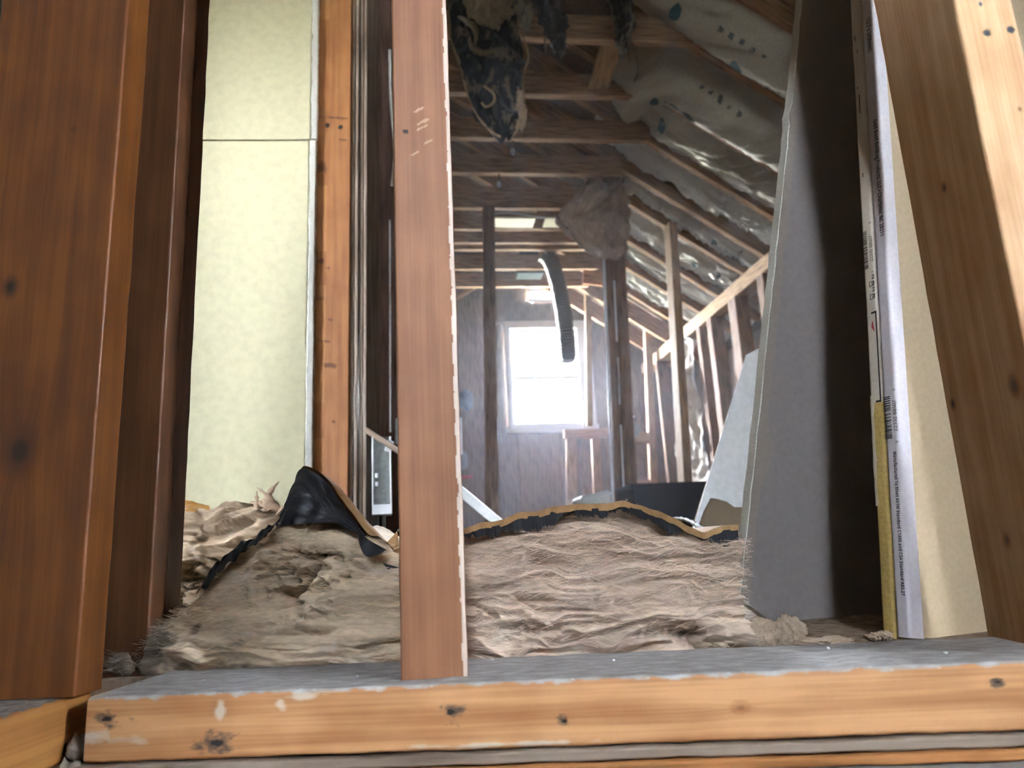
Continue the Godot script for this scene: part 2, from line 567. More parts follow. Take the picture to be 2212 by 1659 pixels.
func attic_frame() -> void:
	rng.seed = 5
	var across := at(1, 0, 0) - at(0, 0, 0)
	var deep := at(0, 0, 1) - at(0, 0, 0)
	# collar ties, counted from the torn hanging paper towards the window
	var ties := [[2.65, 1.22], [3.04, 1.06], [3.42, 1.22], [3.78, 1.16], [4.215, 1.25], [4.52, 0.98], [4.74, 1.3], [4.86, 1.3], [5.23, 1.36], [5.61, 1.36]]
	for k in ties.size():
		var d: float = ties[k][0]
		var h: float = 0.115 if k != 4 else 0.15
		beam("collar_tie", at(-0.9, 2.2 + h / 2, d + 0.02), at(ties[k][1], 2.2 + h / 2, d + 0.02), deep, 0.04, h, M.tie, "%s horizontal collar tie under the roof, counted from the torn hanging paper" % ordinal(k), "collar tie", "collar ties")
	# rafters of the right-hand slope, down to the plate on the low wall
	var ds := [2.41, 2.77, 3.18, 3.53, 3.89, 4.18, 4.59, 4.94, 5.30, 5.7, 6.1]
	var up := Vector3(0, 1, 0)
	for k in ds.size():
		var d: float = ds[k]
		var a := at(0.19, 2.2 - SLOPE * (0.19 - 1.28) + 0.102, d)
		var b := at(2.3, 2.2 - SLOPE * (2.3 - 1.28) + 0.102, d)
		beam("rafter", a, b, deep, 0.042, 0.135, M.rafter, "%s sloping rafter between grey insulation batts, counted towards the window" % ordinal(k), "rafter", "rafters of the insulated slope")
	beam("ridge_board", at(0.1, 3.05, 0.6), at(0.1, 3.05, 6.35), across, 0.03, 0.18, M.deck, "dark ridge board along the top of the attic roof", "ridge board")
	# low wall under the rafters: plate and studs
	beam("wall_plate", at(2.0, 1.655, 2.2), at(2.0, 1.655, 6.3), across, 0.10, 0.09, M.new_wood, "pale wall plate on the low stud wall, under the rafter ends", "wall plate")
	var knee := [[3.5, 0.06, "close to the leaning white sheet"], [3.86, 0.08, "second from the leaning white sheet"], [4.27, 0.11, "with the widest bright side, between two dark gaps"], [4.66, 0.08, "slim, next to the dark gap by the pale batt"], [4.87, 0.06, "with the broad dark face, at the edge of the pale batt"], [5.42, 0.06, "at the far edge of the pale batt"], [5.85, 0.06, "last before the end wall"]]
	for q in knee:
		beam("knee_wall_stud", at(2.0, 0.045, q[0]), at(1.99, 1.61, q[0]), across, 0.09, q[1], M.stud, "low wall stud " + q[2], "stud", "studs of the low wall")
	# posts of the inner framing
	beam("post", at(0.36, 0.045, 4.22), at(0.425, 2.2, 4.22), across, 0.068, 0.09, M.stud, "tall dark post opposite the double post, up to the fifth collar tie", "post")
	beam("post", at(1.09, 0.045, 4.2), at(1.165, 2.15, 4.22), across, 0.058, 0.09, M.stud, "half of the double post that carries the long bright metal strip", "post", "the double post")
	beam("post", at(1.05 + 0.1, 0.045, 4.17), at(1.225, 2.2, 4.17), across, 0.056, 0.09, M.stud, "half of the double post that stands at the black box", "post", "the double post")
	beam("metal_corner_strip", at(1.045, 0.2, 4.145), at(1.12, 2.0, 4.16), across, 0.016, 0.012, M.white_metal, "long bright metal strip along the double post", "strip")
	for q in [[0.42, 0.8, "lowest"], [0.92, 1.2, "middle one"], [1.3, 1.68, "topmost"]]:
		var x0: float = 1.112 + (q[0] - 0.42) * 0.035
		var x1: float = 1.112 + (q[1] - 0.42) * 0.035
		beam("bright_sliver", at(x0, q[0], 4.118), at(x1, q[1], 4.118), across, 0.009, 0.01, M.white_metal, "short bright strip on the double post, %s of three" % q[2], "strip", "short strips on the double post")  # bright slivers on the post, built as thin white strips
	beam("stud", at(1.45, 0.045, 4.10), at(1.535, 2.03, 4.10), across, 0.05, 0.11, M.new_wood, "slim pale stud standing free between the double post and the low wall", "stud")
	beam("cripple_stud", at(1.315, 1.07, 5.76), at(1.385, 2.24, 5.76), across, 0.05, 0.05, M.new_wood, "bright upright stud close beside the window", "stud")
	beam("gusset_block", at(1.22, 2.12, 5.20), at(1.38, 2.10, 5.20), Vector3.UP, 0.11, 0.03, M.orange_wood, "orange wooden block at the end of the ninth collar tie, over the bright stud", "block")
	# small framed hatch low at the window's side
	var f := thing("framed_opening", "low wooden frame of studs under and beside the window", "frame", attic(0, 0, 5.9))
	for q in [["stud", 1.13, 0.3, 1.19, 1.02, 0.085], ["stud", 1.36, 0.3, 1.39, 0.98, 0.07]]:
		beam(q[0], Vector3(q[1], 0.045, 0), Vector3(q[3], q[4], 0), Vector3.RIGHT, q[5], 0.05, M.rafter, "", "", "", f)
	beam("rail", Vector3(1.13, 1.03, 0), Vector3(1.5, 1.03, 0), Vector3.UP, 0.07, 0.06, M.rafter, "", "", "", f)
	var f2 := thing("framed_opening", "tall wooden frame with two cross rails, behind the black box", "frame", attic(0, 0, 5.85))
	beam("stud", Vector3(1.80, 0.045, 0), Vector3(1.90, 1.99, 0), Vector3.RIGHT, 0.06, 0.06, M.rafter, "", "", "", f2)
	beam("rail", Vector3(1.62, 0.97, 0), Vector3(1.83, 0.97, 0), Vector3.UP, 0.085, 0.05, M.new_wood, "", "", "", f2)
	beam("rail", Vector3(1.62, 0.6, 0), Vector3(1.81, 0.6, 0), Vector3.UP, 0.06, 0.05, M.rafter, "", "", "", f2)
	# flat board lying across the first two ties
	beam("bridging_board", at(0.84, 2.245, 2.66), at(0.855, 2.245, 3.07), across, 0.095, 0.025, M.new_wood, "short board laid from the first collar tie to the second", "board")
	for q in [[0.45, 0.735, "longer"], [0.80, 0.93, "shorter"]]:
		beam("ceiling_remnant", at(q[0], 2.19, 4.40), at(q[1], 2.19, 4.40), at(0, 0, 1) - at(0, 0, 0), 0.14, 0.012, M.cream, "%s strip of cream ceiling board left behind the fifth collar tie" % q[2], "ceiling strip", "ceiling strips")
	beam("diagonal_brace", at(0.28, 2.3, 6.2), at(0.50, 2.43, 6.2), Vector3.UP, 0.03, 0.03, M.new_wood, "thin diagonal brace high on the end wall", "brace")
	beam("wooden_rod", at(0.26, 2.44, 6.25), at(0.57, 2.43, 6.25), Vector3.UP, 0.022, 0.022, M.new_wood, "thin level rod above the diagonal brace", "rod")

func partition() -> void:
	# bottom plate: dusty on top, bare wood in front
	var dust := srgb(196, 194, 190)
	var plate_marks := func(x: float, y: float, c: Color) -> Color:
		var n: float = n_fbm.get_noise_2d(x * 80.0, y * 44.0)
		var edge: float = 0.1345 + 0.0025 * n
		if x > edge and x < 0.236:
			var d := dust.lerp(srgb(158, 153, 149), clampf(0.5 + 0.9 * n, 0, 1))
			if n_fine.get_noise_2d(x * 500.0, y * 420.0) > 0.82:
				d = srgb(226, 226, 222)
			c = d if x > edge + 0.0012 else c.lerp(d, 0.7)
		for q in [[0.012, 0.1238, 0.009, 0.004], [0.078, 0.108, 0.011, 0.005], [0.213, 0.1205, 0.0075, 0.0045], [0.2766, 0.113, 0.004, 0.0026], [0.515, 0.1255, 0.003, 0.002]]:
			var d := Vector2((y - q[0]) / q[2], (x - q[1]) / q[3]).length()
			var r := d + n * 1.3 + 0.3 * n_fine.get_noise_2d(x * 500.0, y * 300.0)
			if r < 1.2:
				c = c.lerp(srgb(62, 56, 54), clampf(1.1 - r, 0.0, 0.7))
			if d < 0.32:
				c = srgb(34, 30, 30)
		for q in [[0.079, 0.127, 0.0026, 0.008], [0.126, 0.1325, 0.013, 0.0022], [0.115, 0.129, 0.003, 0.004], [0.004, 0.115, 0.008, 0.004], [0.24, 0.1015, 0.05, 0.0014], [0.03, 0.111, 0.012, 0.003]]:
			var r := Vector2((y - q[0]) / q[2], (x - q[1]) / q[3]).length() + n * 0.9
			if r < 1.0:
				c = c.lerp(srgb(226, 220, 208), clampf(1.2 - r, 0.0, 0.75))
		return c
	var pm := plank_texture(0.272, 0.93, srgb(226, 172, 118), srgb(170, 112, 66), [[0.117, 0.375, 0.004, 0.5]], 2.0, plate_marks)
	beam("bottom_plate", Vector3(-0.281, 0.032, -0.497), Vector3(0.633, 0.032, -0.497), Vector3.DOWN, 0.036, 0.10, pm, "dusty bottom plate of the stripped partition, carrying the single stud", "wall plate", "", null, 90, 0.0006, 0.003)
	# thin flooring layers whose edges show under the plate
	beam("floor_strip", Vector3(-0.30, 0.0100, -0.495), Vector3(0.64, 0.0100, -0.495), Vector3.DOWN, 0.0062, 0.1, M.trim, "upper thin brown flooring strip edge right under the bottom plate", "flooring strip", "flooring layers", null, 60, 0.0008, 0.0015)
	beam("floor_strip", Vector3(-0.30, 0.0034, -0.492), Vector3(0.64, 0.0034, -0.492), Vector3.DOWN, 0.0052, 0.1, M.orange_wood, "lower thin orange flooring strip edge lying on the floor", "flooring strip", "flooring layers", null, 60, 0.0008, 0.0015)
	# plate of the wall that runs towards the camera, at the lower corner
	var left_dust := func(x: float, y: float, c: Color) -> Color:
		var n: float = n_fbm.get_noise_2d(x * 120.0, y * 90.0)
		if x > 0.128 and x < 0.2185 + 0.0025 * n:
			c = dust.lerp(srgb(128, 120, 112), clampf(0.6 + 1.0 * n, 0, 1))
			if n_fine.get_noise_2d(x * 500.0, y * 420.0) > 0.7:
				c = srgb(230, 228, 222)
		return c
	var lm := plank_texture(0.256, 0.62, srgb(192, 136, 76), srgb(136, 88, 44), [], 40.0, left_dust)
	beam("bottom_plate", Vector3(-0.345, 0.031, -0.478), Vector3(-0.345, 0.031, 1.2), Vector3.DOWN, 0.036, 0.092, lm, "short end of an orange plate in the lower corner under the wide stud", "wall plate", "", null, 20, 0.0006)
	# single stud
	var dents := func(x: float, y: float, c: Color) -> Color:
		var n: float = n_fbm.get_noise_2d(x * 160.0, y * 60.0)
		for q in [[0.1185, 0.362, 0.0017, 0.0017]]:
			if Vector2((x - q[0]) / q[2], (y - q[1]) / q[3]).length() < 1.0:
				return srgb(46, 36, 34)
		for q in [[0.109, 0.379, 0.005, 0.0010], [0.1055, 0.370, 0.005, 0.0014], [0.107, 0.365, 0.0035, 0.0010], [0.1025, 0.354, 0.0035, 0.0010], [0.112, 0.345, 0.003, 0.001]]:
			var r := Vector2((x - q[0]) / q[2], (y - q[1] + (x - q[0]) * 0.5) / q[3]).length() + n * 0.6
			if r < 1.0:
				c = c.lerp(srgb(236, 214, 186), 0.4)
		if x < 0.0895 + 0.0012 * n and x > 0.0865:  # lit rounding of the right edge, painted as a pale rim
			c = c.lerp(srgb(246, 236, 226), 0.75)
		return c
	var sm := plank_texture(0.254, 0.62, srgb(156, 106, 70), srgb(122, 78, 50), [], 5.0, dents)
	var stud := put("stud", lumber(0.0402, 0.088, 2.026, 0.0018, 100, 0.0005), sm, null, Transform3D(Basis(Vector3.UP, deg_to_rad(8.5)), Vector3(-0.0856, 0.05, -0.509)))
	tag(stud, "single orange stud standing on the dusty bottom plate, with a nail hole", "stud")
	# stud at the far right with its broad dark side
	var holes := func(x: float, y: float, c: Color) -> Color:
		for q in [[0.1205, 0.3925, 0.0018, 0.0018], [0.1045, 0.3935, 0.0022, 0.002], [0.1206, 0.415, 0.0008, 0.0014], [0.124, 0.209, 0.0022, 0.0022]]:
			var r := Vector2((x - q[0]) / q[2], (y - q[1]) / q[3]).length()
			if r < 1.3:
				c = c.lerp(srgb(44, 42, 48), clampf(1.7 - r, 0.0, 1.0))
		return c
	var rm := plank_texture(0.276, 0.62, srgb(238, 198, 148), srgb(204, 150, 100), [[0.1885 - 0.000, 0.308, 0.003, 1.0], [0.155, 0.157, 0.006, 1.0], [0.228, 0.159, 0.004, 0.9], [0.194, 0.063, 0.004, 0.9], [0.11, 0.335, 0.0015, 0.7]], 9.0, holes)
	var right := put("stud", lumber(0.038, 0.1, 2.026, 0.0018, 100, 0.0005), rm, null, Transform3D(Basis(), Vector3(0.306, 0.05, -0.5)))
	tag(right, "pale stud with a broad shaded side, in front of the tan gypsum sheets", "stud")
	# top plate of the stripped bays
	beam("top_plate", Vector3(-0.38, 2.098, -0.5), Vector3(0.72, 2.098, -0.5), Vector3.DOWN, 0.04, 0.1, M.stud, "top plate over the studs of the stripped partition", "wall plate")
	# wide stud in the near left corner
	var m1 := plank_texture(0.252, 0.62, srgb(128, 78, 36), srgb(90, 50, 22), [[0.095, 0.261, 0.0058, 0.9], [0.0765, 0.1487, 0.0125, 0.8], [0.06, 0.376, 0.002, 0.5]], 14.0)
	m1.roughness = 0.4
	beam("stud", Vector3(-0.3405, 0.05, -0.465), Vector3(-0.3405, 2.075, -0.465), Vector3.RIGHT, 0.098, 0.028, m1, "wide brown stud set flat, with two large knots and a bright narrow edge", "stud", "", null, 120, 0.0005)
	# post of two boards behind it
	var m2 := plank_texture(0.224, 0.62, srgb(112, 74, 48), srgb(72, 46, 30), [[0.075, 0.3, 0.0025, 0.8], [0.07, 0.2, 0.004, 0.8], [0.066, 0.13, 0.003, 0.8], [0.078, 0.42, 0.003, 0.8], [0.08, 0.53, 0.003, 0.8]], 21.0)
	m2.roughness = 0.4
	beam("corner_stud", Vector3(-0.3535, 0.045, -0.5735), Vector3(-0.3535, 2.15, -0.5735), Vector3.RIGHT, 0.088, 0.024, m2, "dark knotty board standing on edge behind the wide stud", "board", "", null, 100, 0.0006)
	beam("corner_stud", Vector3(-0.362, 0.045, -0.609), Vector3(-0.362, 2.15, -0.609), Vector3.RIGHT, 0.088, 0.032, m2, "second dark board behind the knotty one, next to the cream wall sheet", "board", "", null, 100, 0.0006)

func sheets() -> void:
	# two gypsum sheets standing on edge, one against the other
	var th := deg_to_rad(25.0)
	var ph := deg_to_rad(7.8)
	var p := Vector3(cos(th), 0, -sin(th))
	var nrm := Vector3(sin(th), 0, cos(th))
	var ey := Vector3.UP * cos(ph) + p * sin(ph)
	var ex := p * cos(ph) - Vector3.UP * sin(ph)
	var b := Basis(ex, ey, nrm)
	var origin := Vector3(0.2495, 0.0437, -0.58)
	for k in 2:
		var o := thing("gypsum_sheet", "tan gypsum sheet behind the pale stud, with a white printed end tape" if k == 0 else "gypsum sheet behind the tan one, its printed end tape torn down to yellow paper", "gypsum board", Transform3D(b, origin - nrm * (0.0131 * k)), "")
		put("board", lumber(1.0, 0.0122, 1.1, 0.0028), M.tan_paper, o, Transform3D(Basis(), Vector3(0.5, 0.004, -0.0063)))
		var tape: MeshInstance3D
		if k == 0:
			tape = put("end_tape", lumber(0.0156, 0.0126, 1.09, 0.003), M.tape, o, Transform3D(Basis(), Vector3(0.0068, 0.003, -0.0063)))
		else:
			tape = put("end_tape", lumber(0.0156, 0.0124, 0.91, 0.003, 60, 0.0002), M.tape_old, o, Transform3D(Basis(), Vector3(0.0068, 0.183, -0.0063)))
			put("yellow_paper", lumber(0.0152, 0.0123, 0.182, 0.003, 20, 0.0002), M.glue, o, Transform3D(Basis(), Vector3(0.0068, 0.001, -0.0063)))
			put("torn_tape", lumber(0.0156, 0.005, 0.09, 0.002, 20, 0.0005), M.tape_old, o, Transform3D(Basis(), Vector3(0.0066, 0.1, -0.0105)))
		var down := Basis(Vector3(0, -1, 0), Vector3(0, 0, 1), Vector3(-1, 0, 0))
		var rise := Basis(Vector3(0, 1, 0), Vector3(0, 0, -1), Vector3(-1, 0, 0))
		if k == 0:
			for t in [["(12.7 x 2438mm)", 0.53, 0.0048, -0.0052], ["Gold Bond Building Products, LLC \u2022 Charlotte, NC 28211", 0.382, 0.0043, -0.0042], ["Manufactured To Meet ASTM Standard C1396 and CSA Standard A82.27", 0.0865, 0.0031, -0.0046]]:
				var tm := letters(t[0], t[2], true)
				sub("print", tm, M.ink, tape, Transform3D(down.scaled_local(Vector3(1, 1.25, 1)), Vector3(-0.00112, t[1], t[3] + 0.0004)))
			sub("barcode", bars(0.0345, 0.0062, 5), M.ink, tape, Transform3D(rise, Vector3(-0.00105, 0.1515, -0.0056)))
			for t in [["22332 88507", 0.1690, 0.0044, -0.0018], ["0", 0.190, 0.003, -0.0015], ["0", 0.148, 0.003, -0.0015]]:
				sub("print", letters(t[0], t[2]), M.ink, tape, Transform3D(rise, Vector3(-0.00112, t[1], t[3])))
		else:
			sub("barcode", bars(0.036, 0.004, 5), M.ink, tape, Transform3D(rise, Vector3(-0.00105, 0.302, -0.0066)))
			for t in [["22332 88507", 0.319, 0.0042, -0.0028], ["0", 0.343, 0.003, -0.0025], ["0", 0.297, 0.003, -0.0025]]:
				sub("print", letters(t[0], t[2]), M.ink, tape, Transform3D(rise, Vector3(-0.00112, t[1], t[3])))
			for q in [0.288, 0.2765]:
				sub("emblem", letters("N", 0.0042, true), M.ink, tape, Transform3D(rise, Vector3(-0.00112, q - 0.0015, -0.0026)))
				sub("emblem", letters("ea", 0.0042, true), M.ink, tape, Transform3D(rise, Vector3(-0.00112, q + 0.0045, -0.0026)))
				var ring := SurfaceTool.new()
				for e in [[0.0, -0.0018, 0.0005, 0.0046], [0.0, -0.0064, 0.0005, 0.0046], [-0.0021, -0.0041, 0.0047, 0.0005], [0.0021, -0.0041, 0.0047, 0.0005]]:
					ring.append_from(lumber(0.0003, e[2], e[3], 0.0001), 0, Transform3D(Basis(), Vector3(-0.00105, q - 0.0015 - e[3] / 2 + e[0], e[1])))
				sub("emblem_box", ring.commit(), M.ink, tape, Transform3D())
			var st := SurfaceTool.new()
			for q in [[0.222, 0.0785, -0.0016, 0.0012], [0.2605, 0.0016, -0.0036, 0.0052], [0.1838, 0.0016, -0.0036, 0.0052]]:
				var bm := lumber(0.0003, q[3], q[1], 0.0001)
				st.append_from(bm, 0, Transform3D(Basis(), Vector3(-0.00105, q[0] - q[1] / 2, q[2])))
			sub("bracket_mark", st.commit(), M.ink, tape, Transform3D())
			sub("swoosh", slab(PackedVector2Array([Vector2(0, 0), Vector2(0.0045, 0.0012), Vector2(0.008, 0.0014), Vector2(0.0105, 0.0008), Vector2(0.0088, 0.0028), Vector2(0.005, 0.0032)]), 0.0002), M.ink_red, tape, Transform3D(rise, Vector3(-0.00108, 0.243, -0.0035)))
			for q in [[0.455, 0.02, -0.0065], [0.482, 0.003, -0.008], [0.39, 0.004, -0.007], [0.535, 0.006, -0.008], [0.52, 0.004, -0.006]]:
				sub("print", lumber(0.0003, 0.0007, q[1], 0.0001), M.ink, tape, Transform3D(Basis(), Vector3(-0.00105, q[0], q[2])))
	# broken grey sheet leaning behind them
	rng.seed = 77
	var out := PackedVector2Array()
	var s := thing("gypsum_sheet", "dark grey gypsum sheet leaning behind the tan ones, with a broken pale edge", "gypsum board", Transform3D(Basis(Vector3.UP, deg_to_rad(18.0)), Vector3(0.162, 0.0705, -0.72)))
	for k in 61:
		var t := k / 60.0
		var jag := rng.randf_range(-0.0006, 0.0006) + 0.0005 * n_fine.get_noise_1d(t * 30.0)
		if k == 37:
			jag -= 0.0022
		out.append(Vector2(0.158 * 1.33 * t + jag, 0.83 * t))
	out.append(Vector2(0.8, 0.83))
	out.append(Vector2(0.8, -0.026))
	out.append(Vector2(0.03, -0.024))
	put("core", slab(out, 0.012), M.gypsum_edge, s)
	var face := PackedVector2Array()
	for k in 61:
		face.append(out[k] + Vector2(0.0012 + rng.randf_range(0, 0.0006), 0))
	face.append(out[61])
	face.append(out[62])
	face.append(out[63])
	put("face_paper", slab(face, 0.0006), M.grey_paper, s, Transform3D(Basis(), Vector3(0, 0, 0.0006)))
	put("back_paper", slab(face, 0.0006), M.grey_paper, s, Transform3D(Basis(), Vector3(0, 0, -0.012)))
	# strip painted paler for light along the long edge, with a torn flake
	var lit_strip := PackedVector2Array()
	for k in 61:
		lit_strip.append(face[k])
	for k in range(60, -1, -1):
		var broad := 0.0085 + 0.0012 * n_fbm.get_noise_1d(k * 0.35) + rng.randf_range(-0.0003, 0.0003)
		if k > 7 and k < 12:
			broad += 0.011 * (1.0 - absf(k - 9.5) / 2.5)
		lit_strip.append(face[k] + Vector2(broad, 0))
	put("lit_edge_strip", slab(lit_strip, 0.0004), M.lit_strip_paper, s, Transform3D(Basis(), Vector3(0, 0, 0.0011)))
	# white sheet leaning farther back, its lower paper torn off
	var w := thing("gypsum_sheet", "white gypsum sheet leaning towards the low wall, torn brown at its foot", "gypsum board", Transform3D(Basis(Vector3.UP, deg_to_rad(6.0)), Vector3(0.225, 0.045, -1.3)))
	put("core", slab(PackedVector2Array([Vector2(-0.02, 0.0), Vector2(0.004, 0.1), Vector2(0.03, 0.16), Vector2(0.133, 0.398), Vector2(0.16, 0.412), Vector2(0.5, 0.5), Vector2(0.5, 0.0)]), 0.0127), patchy(srgb(150, 134, 110), 40.0, 0.9), w)
	put("white_paper", slab(PackedVector2Array([Vector2(-0.034, 0.0), Vector2(0.001, 0.097), Vector2(0.13, 0.4), Vector2(0.16, 0.414), Vector2(0.5, 0.5), Vector2(0.5, 0.15), Vector2(0.1, 0.131), Vector2(0.078, 0.132), Vector2(0.066, 0.142), Vector2(0.05, 0.147), Vector2(0.038, 0.149), Vector2(0.024, 0.128), Vector2(0.012, 0.103), Vector2(-0.02, 0.0)]), 0.001), M.white_face, w, Transform3D(Basis(), Vector3(0, 0, 0.0015)))

func bars(length: float, height: float, s: int) -> ArrayMesh:
	var st := SurfaceTool.new()
	var r := RandomNumberGenerator.new()
	r.seed = s
	var x := 0.0
	while x < length:
		var w := 0.0003 * r.randi_range(1, 3)
		st.append_from(lumber(w, 0.0002, height, 0.00005), 0, Transform3D(Basis(), Vector3(x + w / 2, 0, 0)))
		x += w + 0.0003 * r.randi_range(1, 3)
	return st.commit()

func left_side() -> void:
	# cream wall sheets beyond the left opening, with a joint between the upper and the lower one
	var turn := Basis(Vector3.UP, deg_to_rad(8.0))
	var base := Vector3(-0.404, 0.045, -1.2)
	for k in 2:
		var o := thing("wall_sheet", ["lower cream gypsum wall sheet behind the brown post", "upper cream gypsum wall sheet over the joint line"][k], "gypsum board", Transform3D(turn, base + Vector3(0.0015 * k, 0, 0)))
		var y0: float = [0.0, 0.8235][k]
		var y1: float = [0.8205, 1.9][k]
		put("board", lumber(0.9, 0.012, y1 - y0, 0.0015), M.cream, o, Transform3D(Basis(), Vector3(-0.457, y0, 0)))
		put("broken_edge", lumber(0.011, 0.0135, y1 - y0, 0.002, 120, 0.0016), M.gypsum_edge, o, Transform3D(Basis(), Vector3(0.0005, y0, 0.0012)))
	var om := func(x: float, y: float, c: Color) -> Color:
		var n: float = n_fbm.get_noise_2d(x * 60.0, y * 30.0)
		for q in [[0.090, 0.854, 0.0042, 0.0042], [0.065, 0.848, 0.0042, 0.0042]]:
			if Vector2((x - q[0]) / q[2], (y - q[1]) / q[3]).length() < 1.0:
				return srgb(34, 26, 22)
		for q in [[0.075, 0.868, 0.035, 0.0025], [0.062, 0.822, 0.012, 0.002], [0.100, 0.768, 0.012, 0.010], [0.098, 0.588, 0.006, 0.005], [0.085, 0.575, 0.006, 0.005], [0.080, 0.398, 0.012, 0.004], [0.09, 0.442, 0.009, 0.003], [0.08, 0.48, 0.006, 0.003], [0.1, 0.52, 0.012, 0.004], [0.07, 0.30, 0.004, 0.003]]:
			var r: float = Vector2((x - q[0]) / q[2], (y - q[1] - (x - q[0]) * 0.15) / q[3]).length() + n * 0.9
			if r < 1.0:
				c = c.lerp(srgb(84, 50, 30), 0.7 * clampf(1.6 - r * 1.2, 0.0, 1.0))
		if x > 0.088 and x < 0.106 and n_fine.get_noise_2d(y * 4.0, 3.0) > -0.1:
			c = c.lerp(srgb(206, 150, 92), 0.4)
		return c
	var omat := plank_texture(0.226, 1.15, srgb(168, 114, 65), srgb(134, 84, 45), [], 31.0, om)
	var o := put("stud", lumber(0.066, 0.047, 1.9, 0.0015, 40, 0.0006), omat, null, Transform3D(Basis(), Vector3(-0.3700, 0.045, -1.235)))
	o.transform = along(Vector3(-0.3745, 0.045, -1.225), Vector3(-0.3618, 1.945, -1.225), Vector3.RIGHT)
	tag(o, "orange stud along the broken edge of the cream wall sheets, with two nail holes", "stud")
	# four thin boards on edge, side by side
	for k in 4:
		var x := -0.3352 + 0.0078 * k
		beam("trim_board", Vector3(x - 0.003, 0.045, -1.255 + 0.004 * (k % 2)), Vector3(x + 0.0095, 1.945, -1.255 + 0.004 * (k % 2)), Vector3.RIGHT, 0.0062, 0.09, M.trim, "thin trim board on edge, %s in the row beside the orange stud" % ordinal(k), "trim board", "row of trim boards", null, 20, 0.0006, 0.0022)
	beam("jamb_board", Vector3(-0.285, 0.045, -1.32), Vector3(-0.272, 2.0, -1.32), Vector3.RIGHT, 0.062, 0.03, M.dark_wood, "dark brown jamb board with a pale cable running down it", "board")
	beam("jamb_board", Vector3(-0.238, 0.045, -1.29), Vector3(-0.222, 2.0, -1.29), Vector3.RIGHT, 0.060, 0.03, M.dark_wood, "dark brown board between the jamb with the cable and the single stud", "board")
	beam("bright_edge_line", Vector3(-0.268, 0.05, -1.272), Vector3(-0.252, 0.74, -1.272), Vector3.RIGHT, 0.003, 0.004, M.white_metal, "hair-thin bright line for the edge of the second dark board", "board_edge")  # bright edge of the second board, added as a thin white line
	var cable := curve([Vector3(-0.282, 1.12, -1.297), Vector3(-0.281, 1.0, -1.296), Vector3(-0.276, 0.93, -1.296), Vector3(-0.275, 0.88, -1.296), Vector3(-0.281, 0.82, -1.296)], 40)
	tag(put("cable", tube(cable, func(_k): return 0.0032, 8), M.wire), "grey cable hanging down the upper part of the dark jamb", "cable")
	beam("bright_strip", Vector3(-0.290, 0.34, -1.299), Vector3(-0.2865, 0.75, -1.299), Vector3.RIGHT, 0.0036, 0.006, M.white_metal, "narrow bright strip on the dark jamb above the metal box", "strip")
	# metal electrical box with its strap
	var e := thing("electrical_box", "grey metal electrical box low on the dark jamb", "electrical box", Transform3D(Basis(Vector3.UP, deg_to_rad(14.0)), Vector3(-0.292, 0.19, -1.235)))
	var e_body := put("body", box(Vector3(0.032, 0.128, 0.05), 0.002), M.steel, e)
	for q in [-0.0145, 0.0145]:
		put("flange", box(Vector3(0.003, 0.128, 0.006), 0.001), M.white_metal, e, Transform3D(Basis(), Vector3(q, 0, 0.026)))
	put("lower_lip", box(Vector3(0.032, 0.016, 0.006), 0.001), M.white_metal, e, Transform3D(Basis(), Vector3(0, 0, 0.027)))
	put("clamp", box(Vector3(0.012, 0.018, 0.006), 0.002), M.white_metal, e_body, Transform3D(Basis(Vector3.FORWARD, 0.3), Vector3(0.01, 0.103, 0.028)))
	for q in [[-0.008, 0.06], [-0.008, 0.046]]:
		put("screw", box(Vector3(0.005, 0.007, 0.006), 0.002), M.white_metal, e_body, Transform3D(Basis(), Vector3(q[0], q[1], 0.027)))
	for q in [-0.008, 0.003]:
		put("conduit", tube([Vector3(q, 0.0, 0.01), Vector3(q, -0.07, 0.008), Vector3(q - 0.002, -0.14, 0.006)], func(_k): return 0.0035, 8), M.steel, e)
	beam("metal_strap", Vector3(-0.312, 0.331, -1.205), Vector3(-0.248, 0.286, -1.205), Vector3.UP, 0.0095, 0.0025, M.trim, "slanting strap nailed across the dark jamb above the metal box", "strap")
	var tab := beam("pipe_stub", Vector3(-0.273, 0.315, -1.28), Vector3(-0.272, 0.36, -1.28), Vector3.RIGHT, 0.01, 0.01, M.steel, "short rounded metal stub just above the slanting strap", "metal stub", "", null, 8, 0.0, 0.0045)

func wool_color(p: Vector3, tint: Color, seed_at: float) -> Color:
	# dirt and painted shade both darken the wool by the wide stud
	var a := n_fbm.get_noise_3d(p.x * 14.0, p.y * 60.0, seed_at)
	var b := n_fine.get_noise_3d(p.x * 120.0, p.y * 420.0, seed_at + 5.0)
	var c := n_fbm.get_noise_3d(p.x * 40.0 + 9.0, p.y * 55.0, seed_at + 9.0)
	var k := clampf(1.0 + 0.3 * a + 0.14 * b, 0.6, 1.4)
	var out := Color(tint.r * k, tint.g * k, tint.b * k)
	var grime_shade := 0.55 * n_fbm.get_noise_3d(p.x * 38.0, p.y * 46.0, 8.0) + clampf((-0.262 - p.x) * 9.0, 0.0, 0.5) + clampf((0.105 - p.y) * 6.0, -0.3, 0.3)
	if p.z > -0.75 and p.x < -0.2 and grime_shade > 0.42:
		out = out.lerp(Color(0.10, 0.085, 0.065), clampf((grime_shade - 0.42) * 5.0, 0.0, 0.8))
	if c > 0.33:
		out = out.lerp(Color(0.62, 0.55, 0.46), clampf((c - 0.33) * 2.2, 0, 0.45))
	return out

